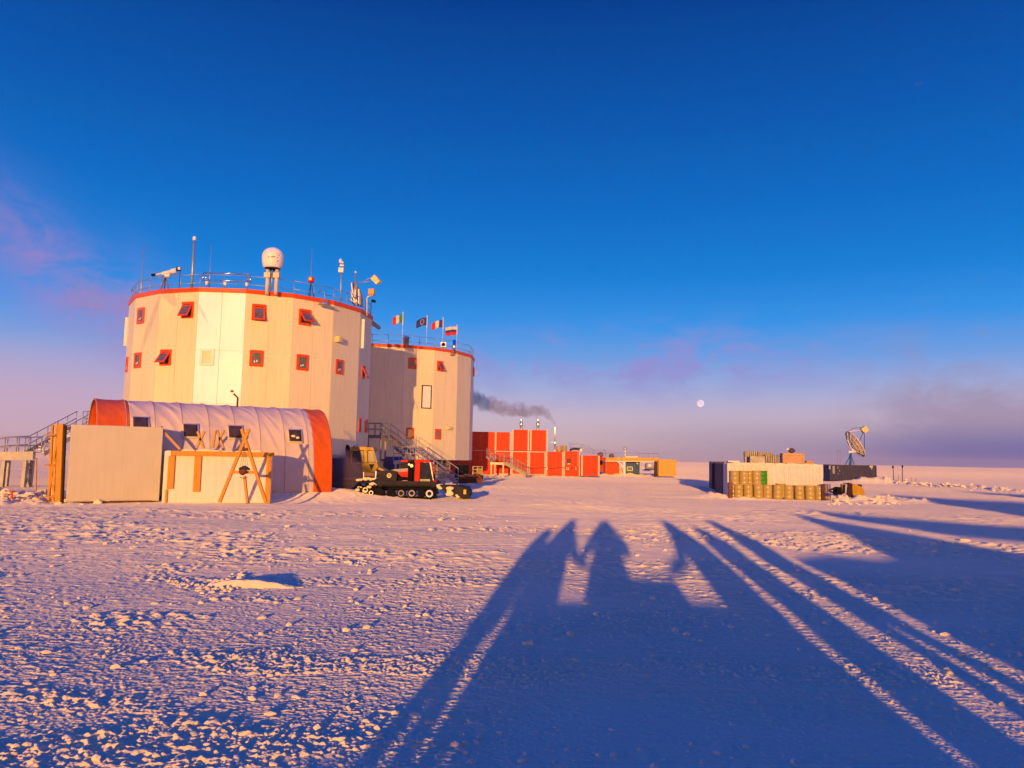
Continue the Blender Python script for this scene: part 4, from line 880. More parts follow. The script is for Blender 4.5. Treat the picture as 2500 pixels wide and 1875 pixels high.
# ------------------------------------------------------------------ corrugated steel containers
def corr(m,p0,p1,z0,z1,n,depth=.036,pitch=.28):
    """corrugated sheet from p0 to p1, pushed out along n"""
    d=p1-p0; L=d.length; d=d.normalized(); k=max(2,int(L/pitch)); vs=[]; 
    pts=[]
    for i in range(k):
        a=i/k*L; w=L/k; pts+= [(a,0),(a+w*.25,0),(a+w*.5,1),(a+w*.75,1)]
    pts.append((L,0))
    for u,o in pts: q=p0+d*u+n*(depth*(o-1)); vs+=[Vector((q.x,q.y,z0)),Vector((q.x,q.y,z1))]
    m.add(vs,[(2*i,2*i+2,2*i+3,2*i+1) for i in range(len(pts)-1)])
def container(label,p,d,Lx,Ly,z0,z1,m_,name='shipping_container',post=None,door=None,group=None,postw=.16,pitch=.28,cat='container',frame_top=None,smooth_end=False):
    """p = near left foot, d = unit direction of the near face, Lx = near face length, Ly = depth"""
    nrm=Vector((d.y,-d.x,0)); post=post or m_; t_=thing(name,label,cat,Vector((p.x,p.y,z0))+d*Lx/2-nrm*Ly/2,group)
    A_=[p,p+d*Lx,p+d*Lx-nrm*Ly,p-nrm*Ly]; w=MB(); e=.06
    dirs=[(A_[0],A_[1],nrm),(A_[1],A_[2],d),(A_[2],A_[3],-nrm),(A_[3],A_[0],-d)]
    for i,(a,b,n_) in enumerate(dirs):
        if door=='left' and i==3 or door=='front' and i==0: continue
        v=(b-a).normalized(); corr(w,a+v*postw-n_*.02,b-v*postw-n_*.02,z0+.12,z1-.1,n_,pitch=pitch,depth=.03 if smooth_end and i==0 else .036)
    w.build('walls',m_,t_)
    q=Matrix((d,-nrm,up)).transposed(); ins=postw/2
    for a,(sx_,sy) in zip(A_,((1,1),(-1,1),(-1,-1),(1,-1))): f=MB(); c=a+d*ins*sx_-nrm*ins*sy; f.box(Vector((c.x,c.y,(z0+z1)/2)),(postw,postw,z1-z0-.004),q); f.build('corner_post',post,t_)
    f=MB(); fr=frame_top or m_
    for zz,hh in ((z1-.055,.105),(z0+.07,.14)):
        for a,b,n_ in dirs: v=(b-a).normalized(); aa,bb_=a+v*postw-n_*.05,b-v*postw-n_*.05; f.beam(Vector((aa.x,aa.y,zz)),Vector((bb_.x,bb_.y,zz)),.094,hh)
    f.build('rails',fr,t_)
    f=MB(); f.prism([Vector((a.x,a.y,z1-.06))+(((A_[0]+A_[2])/2-a).normalized()*.12) for a in A_],up*.045); f.build('roof',m_,t_)
    if door:
        a,b,n_=dirs[3] if door=='left' else dirs[0]; v=(b-a).normalized(); L=(b-a).length-2*postw
        for k in (0,1):
            dr=MB(); c0=a+v*(postw+L*(.005+.5*k)); c1=a+v*(postw+L*(.495+.5*k)); dr.prism([Vector((c0.x,c0.y,z0+.15))-n_*.02,Vector((c1.x,c1.y,z0+.15))-n_*.02,Vector((c1.x,c1.y,z1-.11))-n_*.02,Vector((c0.x,c0.y,z1-.11))-n_*.02],-n_*.05); do=dr.build('door',m_,t_)
            for g_ in (.3,.75):
                lb=MB(); c=c0.lerp(c1,g_)+n_*.03; lb.tube([Vector((c.x,c.y,z0+.16)),Vector((c.x,c.y,z1-.12))],.022,6); lb.build('lock_bar',steel,do)
    return t_
X1=Vector((1,0,0))
YR=97.
def rp_(px,Y=YR): return Vector(((at(px,1125,Y)).x,Y,0))
def zrow(px,py,Y=YR): return zat(rp_(px,Y).x,Y,py)
grp='red containers of the power block'
z0,z1,z2=zrow(1290,1160),zrow(1290,1101.5),zrow(1290,1049.5); z2b=zrow(1230,1055)
wp_=mat('peach_corner_post',(.78,.55,.42),.5,var=.06)
edges=[1060,1110,1160,1207,1249,1291,1333,1376,1417]
for i,(a,b) in enumerate(zip(edges[:-1],edges[1:])):
    pa,pb=rp_(a),rp_(b)
    lb=['red container in deep shade behind the farther tower, bottom row, hidden end','red container in shade close to the tower wall, bottom row','shaded red container beside the tower, bottom row','red container behind the pale staircase landing, bottom row','red container behind the lower stair flight, bottom row','red container under the right chimney, bottom row','red container with bare flat roof, bottom row right of the tall stack','red container with small dark window and ladder, bottom row'][i]
    container(lb,pa,X1,(pb-pa).length-.03,6.,z0,z1-.02+(.12 if i==7 else 0),redc,group=grp,post=wp_ if i>2 else redc,frame_top=wp_ if i in(3,4,5) else redc,postw=.16,pitch=.30 if i<3 else .4,smooth_end=i>3)
for a,b,zt,lb in ((1112,1160,z2b,'shaded red container next to the tower wall, top row, at the left'),(1160,1207,z2b,'shaded red container with flat side, top row'),(1207,1248,z2b,'sunlit deeply corrugated red container, top row, left of the chimneys'),(1249,1292,z2,'taller red container carrying the left chimney'),(1293,1337,z2,'taller red container carrying the right chimney, right end of the top row')):
    pa,pb=rp_(a),rp_(b); container(lb,pa,X1,(pb-pa).length-.03,6.2,z1+.05,zt,redc,group=grp,post=wp_ if a>1200 else redc,postw=.2 if a>1200 else .16,pitch=.24)
pa,pb=rp_(1419,96.),rp_(1464,96.); container('low corrugated red container at the right end of the row',pa,X1,(pb-pa).length,5.,zrow(1440,1162,96.),zrow(1440,1112,96.),redc,group=grp,post=wp_,postw=.2,pitch=.26)
pa,pb=rp_(1478,106.),rp_(1503,106.); container('orange red container under the yellow canopy beam',pa,X1,(pb-pa).length+.5,2.6,zrow(1490,1160,106.),zrow(1490,1126,106.),mat('orange_container_paint',(.62,.10,.012),.5,var=.1,streak=.15),group='containers around the canopy',pitch=.26)
pa,pb=rp_(1464,112.),rp_(1480,112.); container('small shaded red container in the gap right of the row',pa,X1,(pb-pa).length,2.6,zrow(1470,1152,112.),zrow(1470,1116,112.),redc,group=grp)
# little window and ladder, pipe along the wall
w_=thing('porthole','small dark porthole window on the red container with the ladder','window',rp_(1390,96.9)+up*zrow(1390,1128,96.9)); c=at(1389,1126,96.93)
m=MB(); m.box(c,(.42,.06,.6)); m.build('frame',dsteel,w_,bevel=.02); m=MB(); m.box(c-Vector((0,.035,0)),(.3,.03,.46)); m.build('pane',glass,w_); m=MB(); m.box(c+Vector((0,-.06,-.34)),(.36,.12,.12)); m.build('sill_snow',snowm,w_)
l_=thing('steel_ladder','thin pale ladder up the right edge of the red container','ladder',at(1412,1150,96.8)); m=MB()
for px in (1410,1416): m=MB(); m.tube([at(px,1140,96.85),at(px,1098,96.85)],.02,5); m.build('side_rail',wp_,l_)
m=MB()
for py in range(1102,1140,5): m.tube([at(1410,py,96.85),at(1416,py,96.85)],.018,5)
m.build('rungs',wp_,l_)
l_=thing('slack_cable','dark cable looping along the bottom row of red containers','cable',at(1350,1145,96.8)); m=MB(); m.tube([at(px,1141+3*math.sin((px-1285)/42*math.pi)**2,96.85) for px in range(1285,1410,6)],.035,6); m.build('cable',rust,l_); m=MB()
for px in (1336,1384,1388,1406): m.box(at(px,1144,96.8),(.12,.08,.32))
m.build('cable_clips',wp_,l_)
# chimneys
for px,lb in ((1271,'polished chimney on the red containers, the left of the twin bulged pair'),(1312,'polished chimney on the red containers, the right of the twin bulged pair')):
    x,y=rp_(px,99.).x,99.; zz=lambda py: zat(x,y,py); t_=thing('chimney',lb,'chimney',Vector((x,y,z2)),'twin bulged chimneys'); m=MB(); k=99/F
    m.lathe([(3*k,z2-.1),(3*k,zz(1043)),(4.2*k,zz(1038)),(4.2*k,zz(1034)),(3*k,zz(1030)),(3*k,zz(1024))],18,True,Vector((x,y,0))); m.build('flue',shiny,t_); m=MB(); m.lathe([(4*k,z2-.02),(4*k,z2+.12),(3*k,z2+.14)],18,c=Vector((x,y,0))); m.build('collar',steel,t_)
x,y=rp_(1354,96.).x,96.; zz=lambda py: zat(x,y,py); t_=thing('chimney','tall thin polished chimney right of the twin pair','chimney',Vector((x,y,z1))); m=MB(); m.lathe([(1.3*.05,zz(1102)),(.07,zz(1090)),(.13,zz(1086)),(.13,zz(1077)),(.07,zz(1073)),(.07,zz(1043))],14,True,Vector((x,y,0))); m.build('flue',shiny,t_); m=MB(); m.beam(Vector((x-.5,y,zz(1080))),Vector((x,y,zz(1080))),.06,.06); m.build('stay',steel,t_)
for px,y0,y1,lb in ((1364,1089,1101.5,'paler of the two short tanks on the red roof'),(1377,1088,1101.5,'yellower of the two short tanks on the red roof')):
    x,y=rp_(px,98.).x,98.; t_=thing('short_tank',lb,'tank',Vector((x,y,z1))); m=MB(); za,zb=z1-.02,zat(x,y,y0); m.lathe([(0,za),(.32,za),(.32,za+.3),(.34,za+.33),(.32,za+.36),(.32,zb-.05),(.28,zb),(0,zb)],18,True,Vector((x,y,0))); m.build('tank_shell',ochre if px>1370 else mat('pale_tank',(.6,.42,.25),.5),t_); m=MB(); m.lathe([(0,zb),(.1,zb),(.1,zb+.08),(0,zb+.08)],10,c=Vector((x,y,0))); m.build('cap',steel,t_)
# walkway rails and curved duct above the low container
t_=thing('walkway_railing','grey railings and stair hoops above the right end of the red row','walkway',at(1440,1112,99.)); m=MB(); Yw=99.
for a,b in (((1388,1084),(1418,1084)),((1418,1084),(1436,1089)),((1436,1089),(1450,1100)),((1447,1099),(1478,1099)),((1392,1092),(1420,1093)),((1447,1106),(1478,1106)),((1478,1099),(1478,1112))): m.tube([at(*a,Yw),at(*b,Yw)],.03,5)
for px in (1392,1418,1422,1426,1430,1434,1438,1442,1447,1462,1476): m.tube([at(px,1086+max(0,(px-1418))*.45,Yw),at(px,1102+max(0,px-1418)*.2,Yw)],.022,5)
m.build('railing',steel,t_)
t_=thing('curved_duct','grey humped duct on the red roof beside the railings','duct',at(1405,1101,97.5)); m=MB(); m.tube([at(1392,1101,97.5),at(1394,1097,97.5),at(1402,1095.5,97.5),at(1418,1097,97.5)],.13,10); m.build('duct_tube',dsteel,t_); m=MB(); m.box(at(1418,1099,97.5),(.3,.3,.3)); m.build('duct_box',steel,t_)
for i,(px,py,w,hh,Y) in enumerate(((1466,1107,.8,.5,99.),(1493,1111,.75,.6,110.))):
    t_=thing('tarp_heap',['dark tarp covered heap behind the walkway railing','brown peaked heap on the yellow canopy roof'][i],'heap',at(px,py+5,Y)); m=MB(); m.ball(at(px,py+3,Y),w*.5,7,(1,.8,hh/w*1.3),.12); m.build('tarp',mat('brown_tarp',(.2,.13,.12),.8),t_); m=MB(); m.tube([at(px-6,py+6,Y-.4),at(px,py-1,Y-.3),at(px+6,py+6,Y-.4)],.02,5); m.build('rope',steel,t_)
# canopy: yellow beam roof on white posts
Yc=105.; t_=thing('canopy','yellow beam canopy on white posts, right of the red containers','canopy',at(1545,1162,Yc))
m=MB(); a,b=at(1478,1121,Yc),at(1608,1121.5,Yc); m.beam(a,b,.35,.42); m.build('beam',mat('canopy_yellow',(.72,.38,.05),.5,streak=.1),t_); m=MB(); m.beam(a-up*.28+Vector((0,1.5,0)),b-up*.28+Vector((0,1.5,0)),3.,.1); m.build('roof_deck',whitep,t_)
m=MB(); m.beam(at(1524,1164,Yc),at(1524,1125,Yc),.3,.3,(0,1,0)); m.build('post',whitep,t_); m=MB(); m.beam(at(1507,1126,Yc),at(1524,1142,Yc),.16,.16,(0,1,0)); m.build('brace',whitep,t_)
m=MB(); m.beam(at(1601,1163,Yc),at(1601,1126,Yc),.4,.4,(0,1,0)); m.build('post',mat('dark_post',(.06,.02,.03),.6),t_); m=MB(); m.beam(at(1606,1163,Yc),at(1606,1126,Yc),.2,.3,(0,1,0)); m.build('post',whitep,t_)
m=MB()
for px in range(1484,1606,13): m.box(at(px,1119,Yc-.22),(.14,.06,.14))
m.build('beam_lamps',gold,t_)
m=MB(); m.tube([at(1480,1106,Yc),at(1608,1107,Yc)],.025,5)
for px in (1480,1500,1524,1560,1583,1607): m.tube([at(px,1106.5,Yc),at(px,1118,Yc)],.02,5)
m.build('railing',steel,t_)
sb=MB()
for i in range(9): sb.ball(at(1530+i*3,1116,Yc),.18,5,(1.5,1,.6),.1)
sb.build('snow_on_top',snowm,t_)
t_=thing('lamp_mast','short thick mast with square lamp rising above the yellow canopy','lamp mast',at(1526,1118,Yc+.3)); m=MB(); m.tube([at(1526,1118,Yc+.3),at(1526,1098,Yc+.3)],.1,10); m.build('mast',whitep,t_); m=MB(); m.box(at(1526,1094.5,Yc+.3),(.32,.3,.32)); m.build('lamp_head',dsteel,t_,bevel=.03); m=MB(); m.box(at(1526,1094.5,Yc+.12),(.2,.04,.2)); m.build('lens',whitep,t_)
# blue cabin
pa,pb=rp_(1528,107.),rp_(1562,107.); cb=container('blue ribbed cabin with small white framed window under the canopy',pa,X1,(pb-pa).length,2.4,zrow(1545,1164.5,107.),zrow(1545,1127,107.),tealp,'cabin',pitch=.24,cat='cabin')
c=at(1537.5,1144.5,106.95); m=MB()
for dx,dz,sx_,sz in ((-.36,0,.09,.5),(.36,0,.09,.5),(0,.25,.81,.09),(0,-.25,.81,.09)): m.box(c+Vector((dx,0,dz)),(sx_,.08,sz))
wf=m.build('window',whitep,cb); m=MB(); m.box(c+Vector((0,.02,0)),(.63,.04,.41)); m.build('pane',glass,wf); m=MB()
for dx in (-.15,0,.15): m.box(c+Vector((dx,-.03,0)),(.025,.03,.41))
m.build('bars',whitep,wf); m=MB(); m.ball(at(1556,1131,106.7),.16,6); m.build('lamp',gold,cb)
pa,pb=rp_(1608,104.),rp_(1651,104.); container('ochre yellow container at the right end beyond the canopy',pa,X1,(pb-pa).length,2.6,zrow(1630,1163,104.),zrow(1630,1122,104.),mat('ochre_container_paint',(.70,.42,.08),.5,var=.06,streak=.08),group='containers around the canopy',pitch=.2)
# far vehicle seen through the canopy
Yv=170.; t_=thing('tracked_van','pale boxy tracked van far off, seen under the canopy','van',at(1586,1147,Yv)); m=MB(); m.prism([at(1578,1143,Yv),at(1578,1135,Yv),at(1581,1131,Yv),at(1596,1131,Yv),at(1597,1143,Yv)],Vector((0,2.2,0))); m.build('body',mat('van_grey',(.4,.33,.32),.5),t_,bevel=.1)
m=MB(); m.prism([at(1583,1139,Yv-.05),at(1583,1133,Yv-.05),at(1590,1133,Yv-.05),at(1590,1139,Yv-.05)],Vector((0,.1,0))); m.build('front_panel',whitep,t_); m=MB(); m.prism([at(1578,1147,Yv),at(1577,1144,Yv),at(1597,1144,Yv),at(1598,1147,Yv)],Vector((0,2.2,0))); m.build('tracks',dsteel,t_)
# ------------------------------------------------------------------ white container with drums
dC=Vector((math.cos(R_(-9)),math.sin(R_(-9)),0)); nC=Vector((dC.y,-dC.x,0)); pC=Vector((at(1776,1180,49.6).x,49.6,0)); LC=along(pC,dC,2010)
zt=zat(pC.x,pC.y,1131); CW=container('white corrugated container behind the ochre drums',pC,dC,LC,2.44,-.25,zt,wcont,group='containers at the drum yard',post=wcont,pitch=.24,frame_top=wcont)
pD=pC-nC*2.75-dC*.05; dC0=dC; nC0=nC; LD=12.2; dC=Vector((math.cos(R_(-12.5)),math.sin(R_(-12.5)),0)); nC=Vector((dC.y,-dC.x,0)); dD=-nC
# dark 40 foot container behind it, seen by its left flank; near flank corner at pD
q=pD-nC*LD; t_=container('dark container behind the white one, its shaded long flank facing left',pD,dC,2.44,LD,-.3,zat(pD.x,pD.y,1129),dblue,group='containers at the drum yard',pitch=.30)
p2=pD-nC*(LD+.3)-dC*.2; t_=container('dark container farthest back in the drum yard, with light streaks near its corner',p2,dC,2.44,6.1,-.3,zat(p2.x,p2.y,1126.5),dblue,group='containers at the drum yard',door='left')
dC=dC0; nC=nC0
# drums
def drum(x,y,z,label,m_=ochre,rot=0.):
    t_=thing('steel_drum',label,'drum',Vector((x,y,z)),'drums before the white container'); b=MB(); r=.29; H=.88; pr=[(0,.02),(r,.02),(r+.008,0),(r+.010,.02),(r,.03)]
    for h_ in (.30,.59): pr+=[(r,h_-.03),(r+.014,h_-.008),(r+.014,h_+.008),(r,h_+.03)]
    pr+=[(r,H-.03),(r+.012,H-.015),(r+.010,H),(r-.01,H),(r-.015,H-.025)]
    b.lathe(pr,28,True); b.v=[v+Vector((x,y,z)) for v in b.v]; body=b.build('drum_body',m_,t_); b=MB(); b.lathe([(r-.014,H-.026),(0,H-.026)],28); b.ball((.14,0,H-.02),.035,4,(1,1,.5)); b.v=[Matrix.Rotation(rot,3,'Z')@v+Vector((x,y,z)) for v in b.v]; b.build('lid',m_,t_)
    return t_
gd=lambda px,off: pC+nC*off+dC*along(pC+nC*off,dC,px)
low=[1803,1827,1852,1874,1898.5,1926,1952.5,1978,2001]
nm=['leftmost full drum','second drum from the left','third drum, under the upper pair','fourth drum, below the green one','fifth drum, the slightly leaning middle one','sixth drum, with a bright glint low down','seventh drum, wide glint on its side','eighth drum, brightest glint, red smear above','rightmost drum, rust stained, beside the dark post']
d0=None
for i,px in enumerate(low):
    q=gd(px,.42); zz=gz(q.x,q.y)-.04; zz=zat(q.x,q.y,1216+.6*i)
    lb='ochre drum in the bottom row: '+nm[i]
    if d0 is None: d0=drum(q.x,q.y,zz,lb); 
    else: dd=dup(d0,Vector((q.x,q.y,zz)),lb,random.uniform(0,6)); dd.rotation_euler=(R_(1.5),R_(-3.) if i==4 else R_(random.uniform(-.6,.6)),random.uniform(0,6))
for px,off,lb in ((1791,.95,'ochre drum in the bottom row, half hidden behind the left post'),(1909,.95,'ochre drum set back between the fifth and sixth of the bottom row')):
    q=gd(px,.42 if px<1800 else .40)+(-nC*.0); q=q-nC*(.05 if px<1800 else .05); q=gd(px,.10 if px>1800 else .12) if False else q
    q=gd(px,-.0+.3); dup(d0,Vector((q.x,q.y+.12,zat(q.x,q.y,1215))),lb)
zt1=zat(gd(1795,.42).x,gd(1795,.42).y,1183.5)
for px,off,lb in ((1794,.42,'ochre drum in the upper row, at its left end'),(1817,.42,'ochre drum in the upper row, second from the left'),(1848,.42,'ochre drum in the upper row, beside the green one')):
    q=gd(px,off); dup(d0,Vector((q.x,q.y,zat(q.x,q.y,1183.5))),lb,random.uniform(0,6))
q=gd(1832,.34); dup(d0,Vector((q.x,q.y+.2,zat(q.x,q.y,1183.5))),'ochre drum in the upper row, set back behind the gap')
q=gd(1864,.34); drum(q.x,q.y+.14,zat(q.x,q.y,1183.5),'bright green drum at the right end of the upper row',green); 
# timber ends of the drum rack
for px0,py0,py1,lb,mm in ((1781,1215,1177,'weathered brown timber post at the left end of the drums',mat('old_timber',(.25,.11,.07),.8,var=.3)),(2009,1222,1182,'dark rusty post at the right end of the drums',mat('old_iron',(.10,.05,.05),.7,var=.3))):
    q=gd(px0,.75); t_=thing('rack_post',lb,'post',Vector((q.x,q.y,0))); m=MB(); w=.24 if px0<1800 else .2; m.beam(Vector((q.x,q.y,-.1)),Vector((q.x,q.y,zat(q.x,q.y,py1))),w,.12,(0,1,0)); m.build('timber',mm,t_,bevel=.01); m=MB()
    for k in (.3,.7): m.box(Vector((q.x,q.y-.02,zat(q.x,q.y,py1)*k)),(w+.04,.16,.06))
    m.build('strap',rust,t_)
q=gd(2018,.6); t_=thing('wire_cage','tall narrow rusty wire cage beside the last drum','cage',Vector((q.x,q.y,0))); m=MB(); zc=zat(q.x,q.y,1182)
for dx in (-.16,.16):
    for dy in (-.2,.2): m.tube([q+Vector((dx,dy,-.1)),q+Vector((dx,dy,zc))],.022,5)
m.build('frame',rust,t_); m=MB()
for i in range(1,12):
    z_=zc*i/11
    for dy in (-.2,.2): m.tube([q+Vector((-.16,dy,z_)),q+Vector((.16,dy,z_))],.008,4)
for i in range(-2,3):
    for dy in (-.2,.2): m.tube([q+Vector((i*.055,dy,0)),q+Vector((i*.055,dy,zc))],.008,4)
m.build('mesh',rust,t_)
# goods on the container roof
zr=zt
def roofp(px,off): return pC-nC*off+dC*along(pC-nC*off,dC,px)+up*zr
for i,(x0,x1,yt,off,lb) in enumerate(((1819,1850,1101.5,2.6,'tallest folded grey corrugated sheet stack, rear left on the white container'),(1851,1886,1103.5,2.5,'second grey corrugated sheet, rear middle on the white container'),(1832,1869,1112.5,1.4,'pale flat fronted grey sheet stack in front on the container roof'),(1869,1903,1110,1.7,'grey corrugated sheet leaning next to the wood crate'))):
    a,b=roofp(x0,off),roofp(x1,off); hh=zat(a.x,a.y,yt)-zr; t_=thing('sheet_stack',lb,'metal sheets',(a+b)/2,'grey sheets on the white container'); m=MB(); gm=mat('grey_sheet',(.20,.185,.19),.45,.5,var=.15)
    corr(m,Vector((a.x,a.y,0)),Vector((b.x,b.y,0)),zr+(hh*.45 if i<2 else .02),zr+hh,nC,depth=.05,pitch=.13); s=m.build('corrugated_sheet',gm,t_); so_=s.modifiers.new('t','SOLIDIFY'); so_.thickness=.02
    m=MB(); m.prism([a+up*.02+dC*0-nC*.08,b+up*.02-nC*.08,b+up*(hh*.95)-nC*.25,a+up*(hh*.95)-nC*.25],-nC*.3); m.build('backing_sheet',gm,t_)
    m=MB(); 
    if i in(0,2): m.prism([a+up*.02+nC*.02,b+up*.02+nC*.02,b+up*hh*(.45 if i==0 else .92)+nC*.03,a+up*hh*(.5 if i==0 else .95)+nC*.03],nC*.03); m.build('face_sheet',mat('grey_flat',(.30,.27,.27),.5,.3),t_)
a,b=roofp(1914,1.0),roofp(1963,1.0); t_=thing('wood_crate','planked wooden crate on the right of the white container roof','crate',(a+b)/2); hh=zat(a.x,a.y,1107)-zr; L_=(b-a).length; q_=Matrix((dC,-nC,up)).transposed()
m=MB()
for i in range(4): m.box((a+b)/2-nC*.6+up*(.08+(hh-.06)*(i+.5)/4),(L_,1.2,(hh-.06)/4-.012),q_)
m.build('planks',mat('crate_wood',(.66,.38,.18),.7,var=.18,scale=4,stretch=(1,1,9)),t_); m=MB()
for e in (a,b): m=MB(); m.box(e-nC*-.02+up*(hh/2+.06),(.1,.06,hh),q_); m.build('corner_batten',pwood,t_)
for u in (.15,.85): m=MB(); m.box(a.lerp(b,u)-nC*.6+up*.04,(.1,1.2,.08),q_); m.build('skid',dsteel,t_)
q=roofp(1930,1.4)+up*(hh+.12); t_=thing('cable_bundle','dark round bundle with a white cap on the wooden crate','bundle',q); m=MB(); m.ball(q+Vector((.12,0,.08)),.2,8,(1.1,1,.8),.08); m.build('bundle',mat('bundle_brown',(.12,.07,.05),.8),t_); m=MB(); m.ball(q+Vector((-.14,0,.16)),.1,6,(1.2,1,.8)); m.build('white_cap',whitep,t_)
a=roofp(1967,.9); b=roofp(1987,.9); t_=thing('timber_block','small pale timber block on the container roof, right of the crate','timber',(a+b)/2)
for k in range(2): m=MB(); m.box((a+b)/2+up*(.08+.13*k)-nC*.1*k,((b-a).length*(1-.3*k),.4,.12),Matrix.Rotation(-.05,3,'Y')@q_); m.build('timber',pwood,t_,bevel=.01)
a=roofp(1775,.5); b=roofp(1806,.5); t_=thing('loose_board','pale board lying on the left end of the white container roof','board',(a+b)/2); m=MB(); m.box((a+b)/2+up*.12-nC*.3,((b-a).length,.7,.10),q_); m.build('board',wboard,t_); m=MB(); m.box((a+b)/2+up*.03-nC*.3,(.1,.6,.06),q_); m.build('batten',pwood,t_)
m=MB()
for i in range(40): q=pC-nC*random.uniform(.3,2.2)+dC*random.uniform(.3,LC-.3)+up*(zr+.01); m.ball(q,random.uniform(.10,.24),5,(1.8,1.,.30),.1)
sn=m.build('snow_on_top',snowm,CW)
# ------------------------------------------------------------------ far dark container, dish
pa=gnd(2026,1175); Yk=100.; pa=Vector((at(2026,1140,Yk).x,Yk,0)); d_=Vector((math.cos(R_(-3)),math.sin(R_(-3)),0)); L_=along(pa,d_,2141); zt3=zat(pa.x,pa.y,1134.); t_=container('dark blue corrugated container under the dish, half buried by ploughed snow',pa,d_,L_,2.44,zat(pa.x,pa.y,1177),zt3,dblue,group='containers near the dish',pitch=.34)
c=at(2035,1147,Yk-.05); m=MB()
for dx,dz,w,hh in ((0,.0,.3,1.0),(-.5,.3,.22,.5),(.55,.3,.12,.3),(.75,-.1,.12,.2),(.6,-.5,.2,.1)): m.box(c+Vector((dx,-.03,dz)),(w,.03,hh))
m.build('marking_plate',mat('faded_grey_mark',(.32,.30,.30),.6),t_); m=MB(); c=at(2127,1139,Yk-.45); m.box(c,(.45,.03,.25)); m.box(c+Vector((.05,0,-.25)),(.12,.03,.25)); m.build('faded_logo',mat('faded_cream_mark',(.55,.48,.38),.6),t_)
Ydi=100.8; base=at(2076,1133,Ydi); dt=thing('satellite_dish','large mesh backed dish on a blue tripod above the dark container','dish antenna',base)
m=MB(); m.tube([base-up*.1,at(2077,1104,Ydi)],.14,12); m.build('pedestal',bluep,dt)
for dx,dy in ((-12,-.6),(9,.7),(-3,-1.2)): m=MB(); m.tube([at(2076+dx,1134,Ydi+dy),at(2077,1110,Ydi)],.06,6); m.build('leg',bluep,dt)
m=MB(); m.tube([at(2070,1104,Ydi-.2),at(2092,1102,Ydi-.2)],.17,10); m.build('azimuth_head',whitep,dt); 
e0,e1=at(2068,1054,Ydi),at(2106,1115,Ydi); c=(e0+e1)/2; u_=(e0-e1).normalized(); RD=(e0-e1).length/2
ax=Vector((u_.z,0,-u_.x)); 
if ax.x<0: ax=-ax
ax=(ax+Vector((0,-.06,0))).normalized(); v_=ax.cross(u_).normalized(); u_=v_.cross(ax).normalized()
m=MB(); n1_,n2_=8,36; vs=[]; 
for i in range(n1_+1):
    for k in range(n2_): a=2*math.pi*k/n2_; r_=i/n1_; vs.append(c+(u_*math.cos(a)+v_*math.sin(a))*RD*r_+ax*(.62*r_*r_-.5))
m.add(vs,[(i*n2_+k,i*n2_+(k+1)%n2_,(i+1)*n2_+(k+1)%n2_,(i+1)*n2_+k) for i in range(n1_) for k in range(n2_)],True); ob=m.build('reflector',mat('dish_grey',(.62,.52,.42),.6),dt); so_=ob.modifiers.new('t','SOLIDIFY'); so_.thickness=.03
m=MB(); pt=lambda r_,a,o=-.07: c+(u_*math.cos(a)+v_*math.sin(a))*RD*r_+ax*(.62*r_*r_-.5+o)
for k in range(12): m.tube([pt(r_/4,2*math.pi*k/12) for r_ in range(1,5)],.055,5)
for r_ in (.25,.5,.75,1.): m.tube([pt(r_,2*math.pi*k/36) for k in range(37)],.05 if r_<1 else .07,5)
for k in range(12):
    for r0,r1 in ((.25,.5),(.5,.75),(.75,1.)): m.tube([pt(r0,2*math.pi*k/12),pt(r1,2*math.pi*(k+1)/12)],.03,4)
m.build('back_truss',mat('truss_pale',(.80,.70,.56),.5),dt)
m=MB(); m.tube([c-ax*.6-u_*.3,at(2084,1102,Ydi-.1)],.15,8); m.tube([c-ax*.5+u_*1.0,c-ax*.75-u_*.8],.09,6); m.build('elevation_arm',whitep,dt)
fe=at(2110,1049,Ydi+1.); m=MB(); m.box(fe,(.75,.6,.75),Matrix.Rotation(R_(-35),3,'Y')); m.build('feed_box',gold,dt,bevel=.03)
for a in (0.05,2.2,4.1): m=MB(); m.tube([pt(.98,a,0),fe],.045,6); m.build('feed_strut',whitep if a<1 else bluep,dt)
m=MB(); m.tube([pt(.98,.05,.1)+up*.05,at(2085,1045,Ydi+.5),at(2100,1044,Ydi+.8),fe+up*.2],.025,5); m.build('cable',dsteel,dt)
# ------------------------------------------------------------------ loader bucket and blade on the snow
Yb=50.5; t_=thing('loader_bucket','ochre yellow loader bucket with dark open side, right of the drums','bucket',at(2090,1216,Yb))
sd=[(2080,1180),(2093,1184),(2104,1189),(2110,1198),(2111,1208),(2107,1216),(2083,1216)]
m=MB(); m.prism([at(*q,Yb) for q in sd],Vector((0,.06,0))); m.build('side_plate',mat('bucket_yellow',(.50,.28,.01),.45,var=.1,streak=.15),t_); m=MB(); m.prism([at(*q,Yb+1.5) for q in sd],Vector((0,.06,0))); m.build('side_plate',mat('bucket_yellow',(.50,.28,.01),.45),t_)
P=[at(*q,Yb+.03) for q in [(2066,1213)]+[(2070,1178)]+sd[0:1]]; 
m=MB(); m.prism([at(2070,1177.5,Yb-.2),at(2081,1181,Yb+.0),at(2082,1216,Yb+.0),at(2066,1214,Yb-.2)],Vector((0,.05,0))); m.build('open_edge',mat('bucket_inside',(.05,.02,.02),.7),t_)
m=MB(); qs=[at(*q,Yb+.06) for q in sd]; 
for a,b in zip(qs[:-1],qs[1:]): m.prism([a,b,b+Vector((0,1.44,0)),a+Vector((0,1.44,0))],(b-a).cross(Vector((0,1,0))).normalized()*-.03)
m.build('shell',mat('bucket_yellow',(.50,.28,.01),.45),t_); m=MB(); m.tube([at(2095,1185,Yb+.3),at(2103,1187,Yb+.3)],.09,8); m.build('hinge',dsteel,t_)
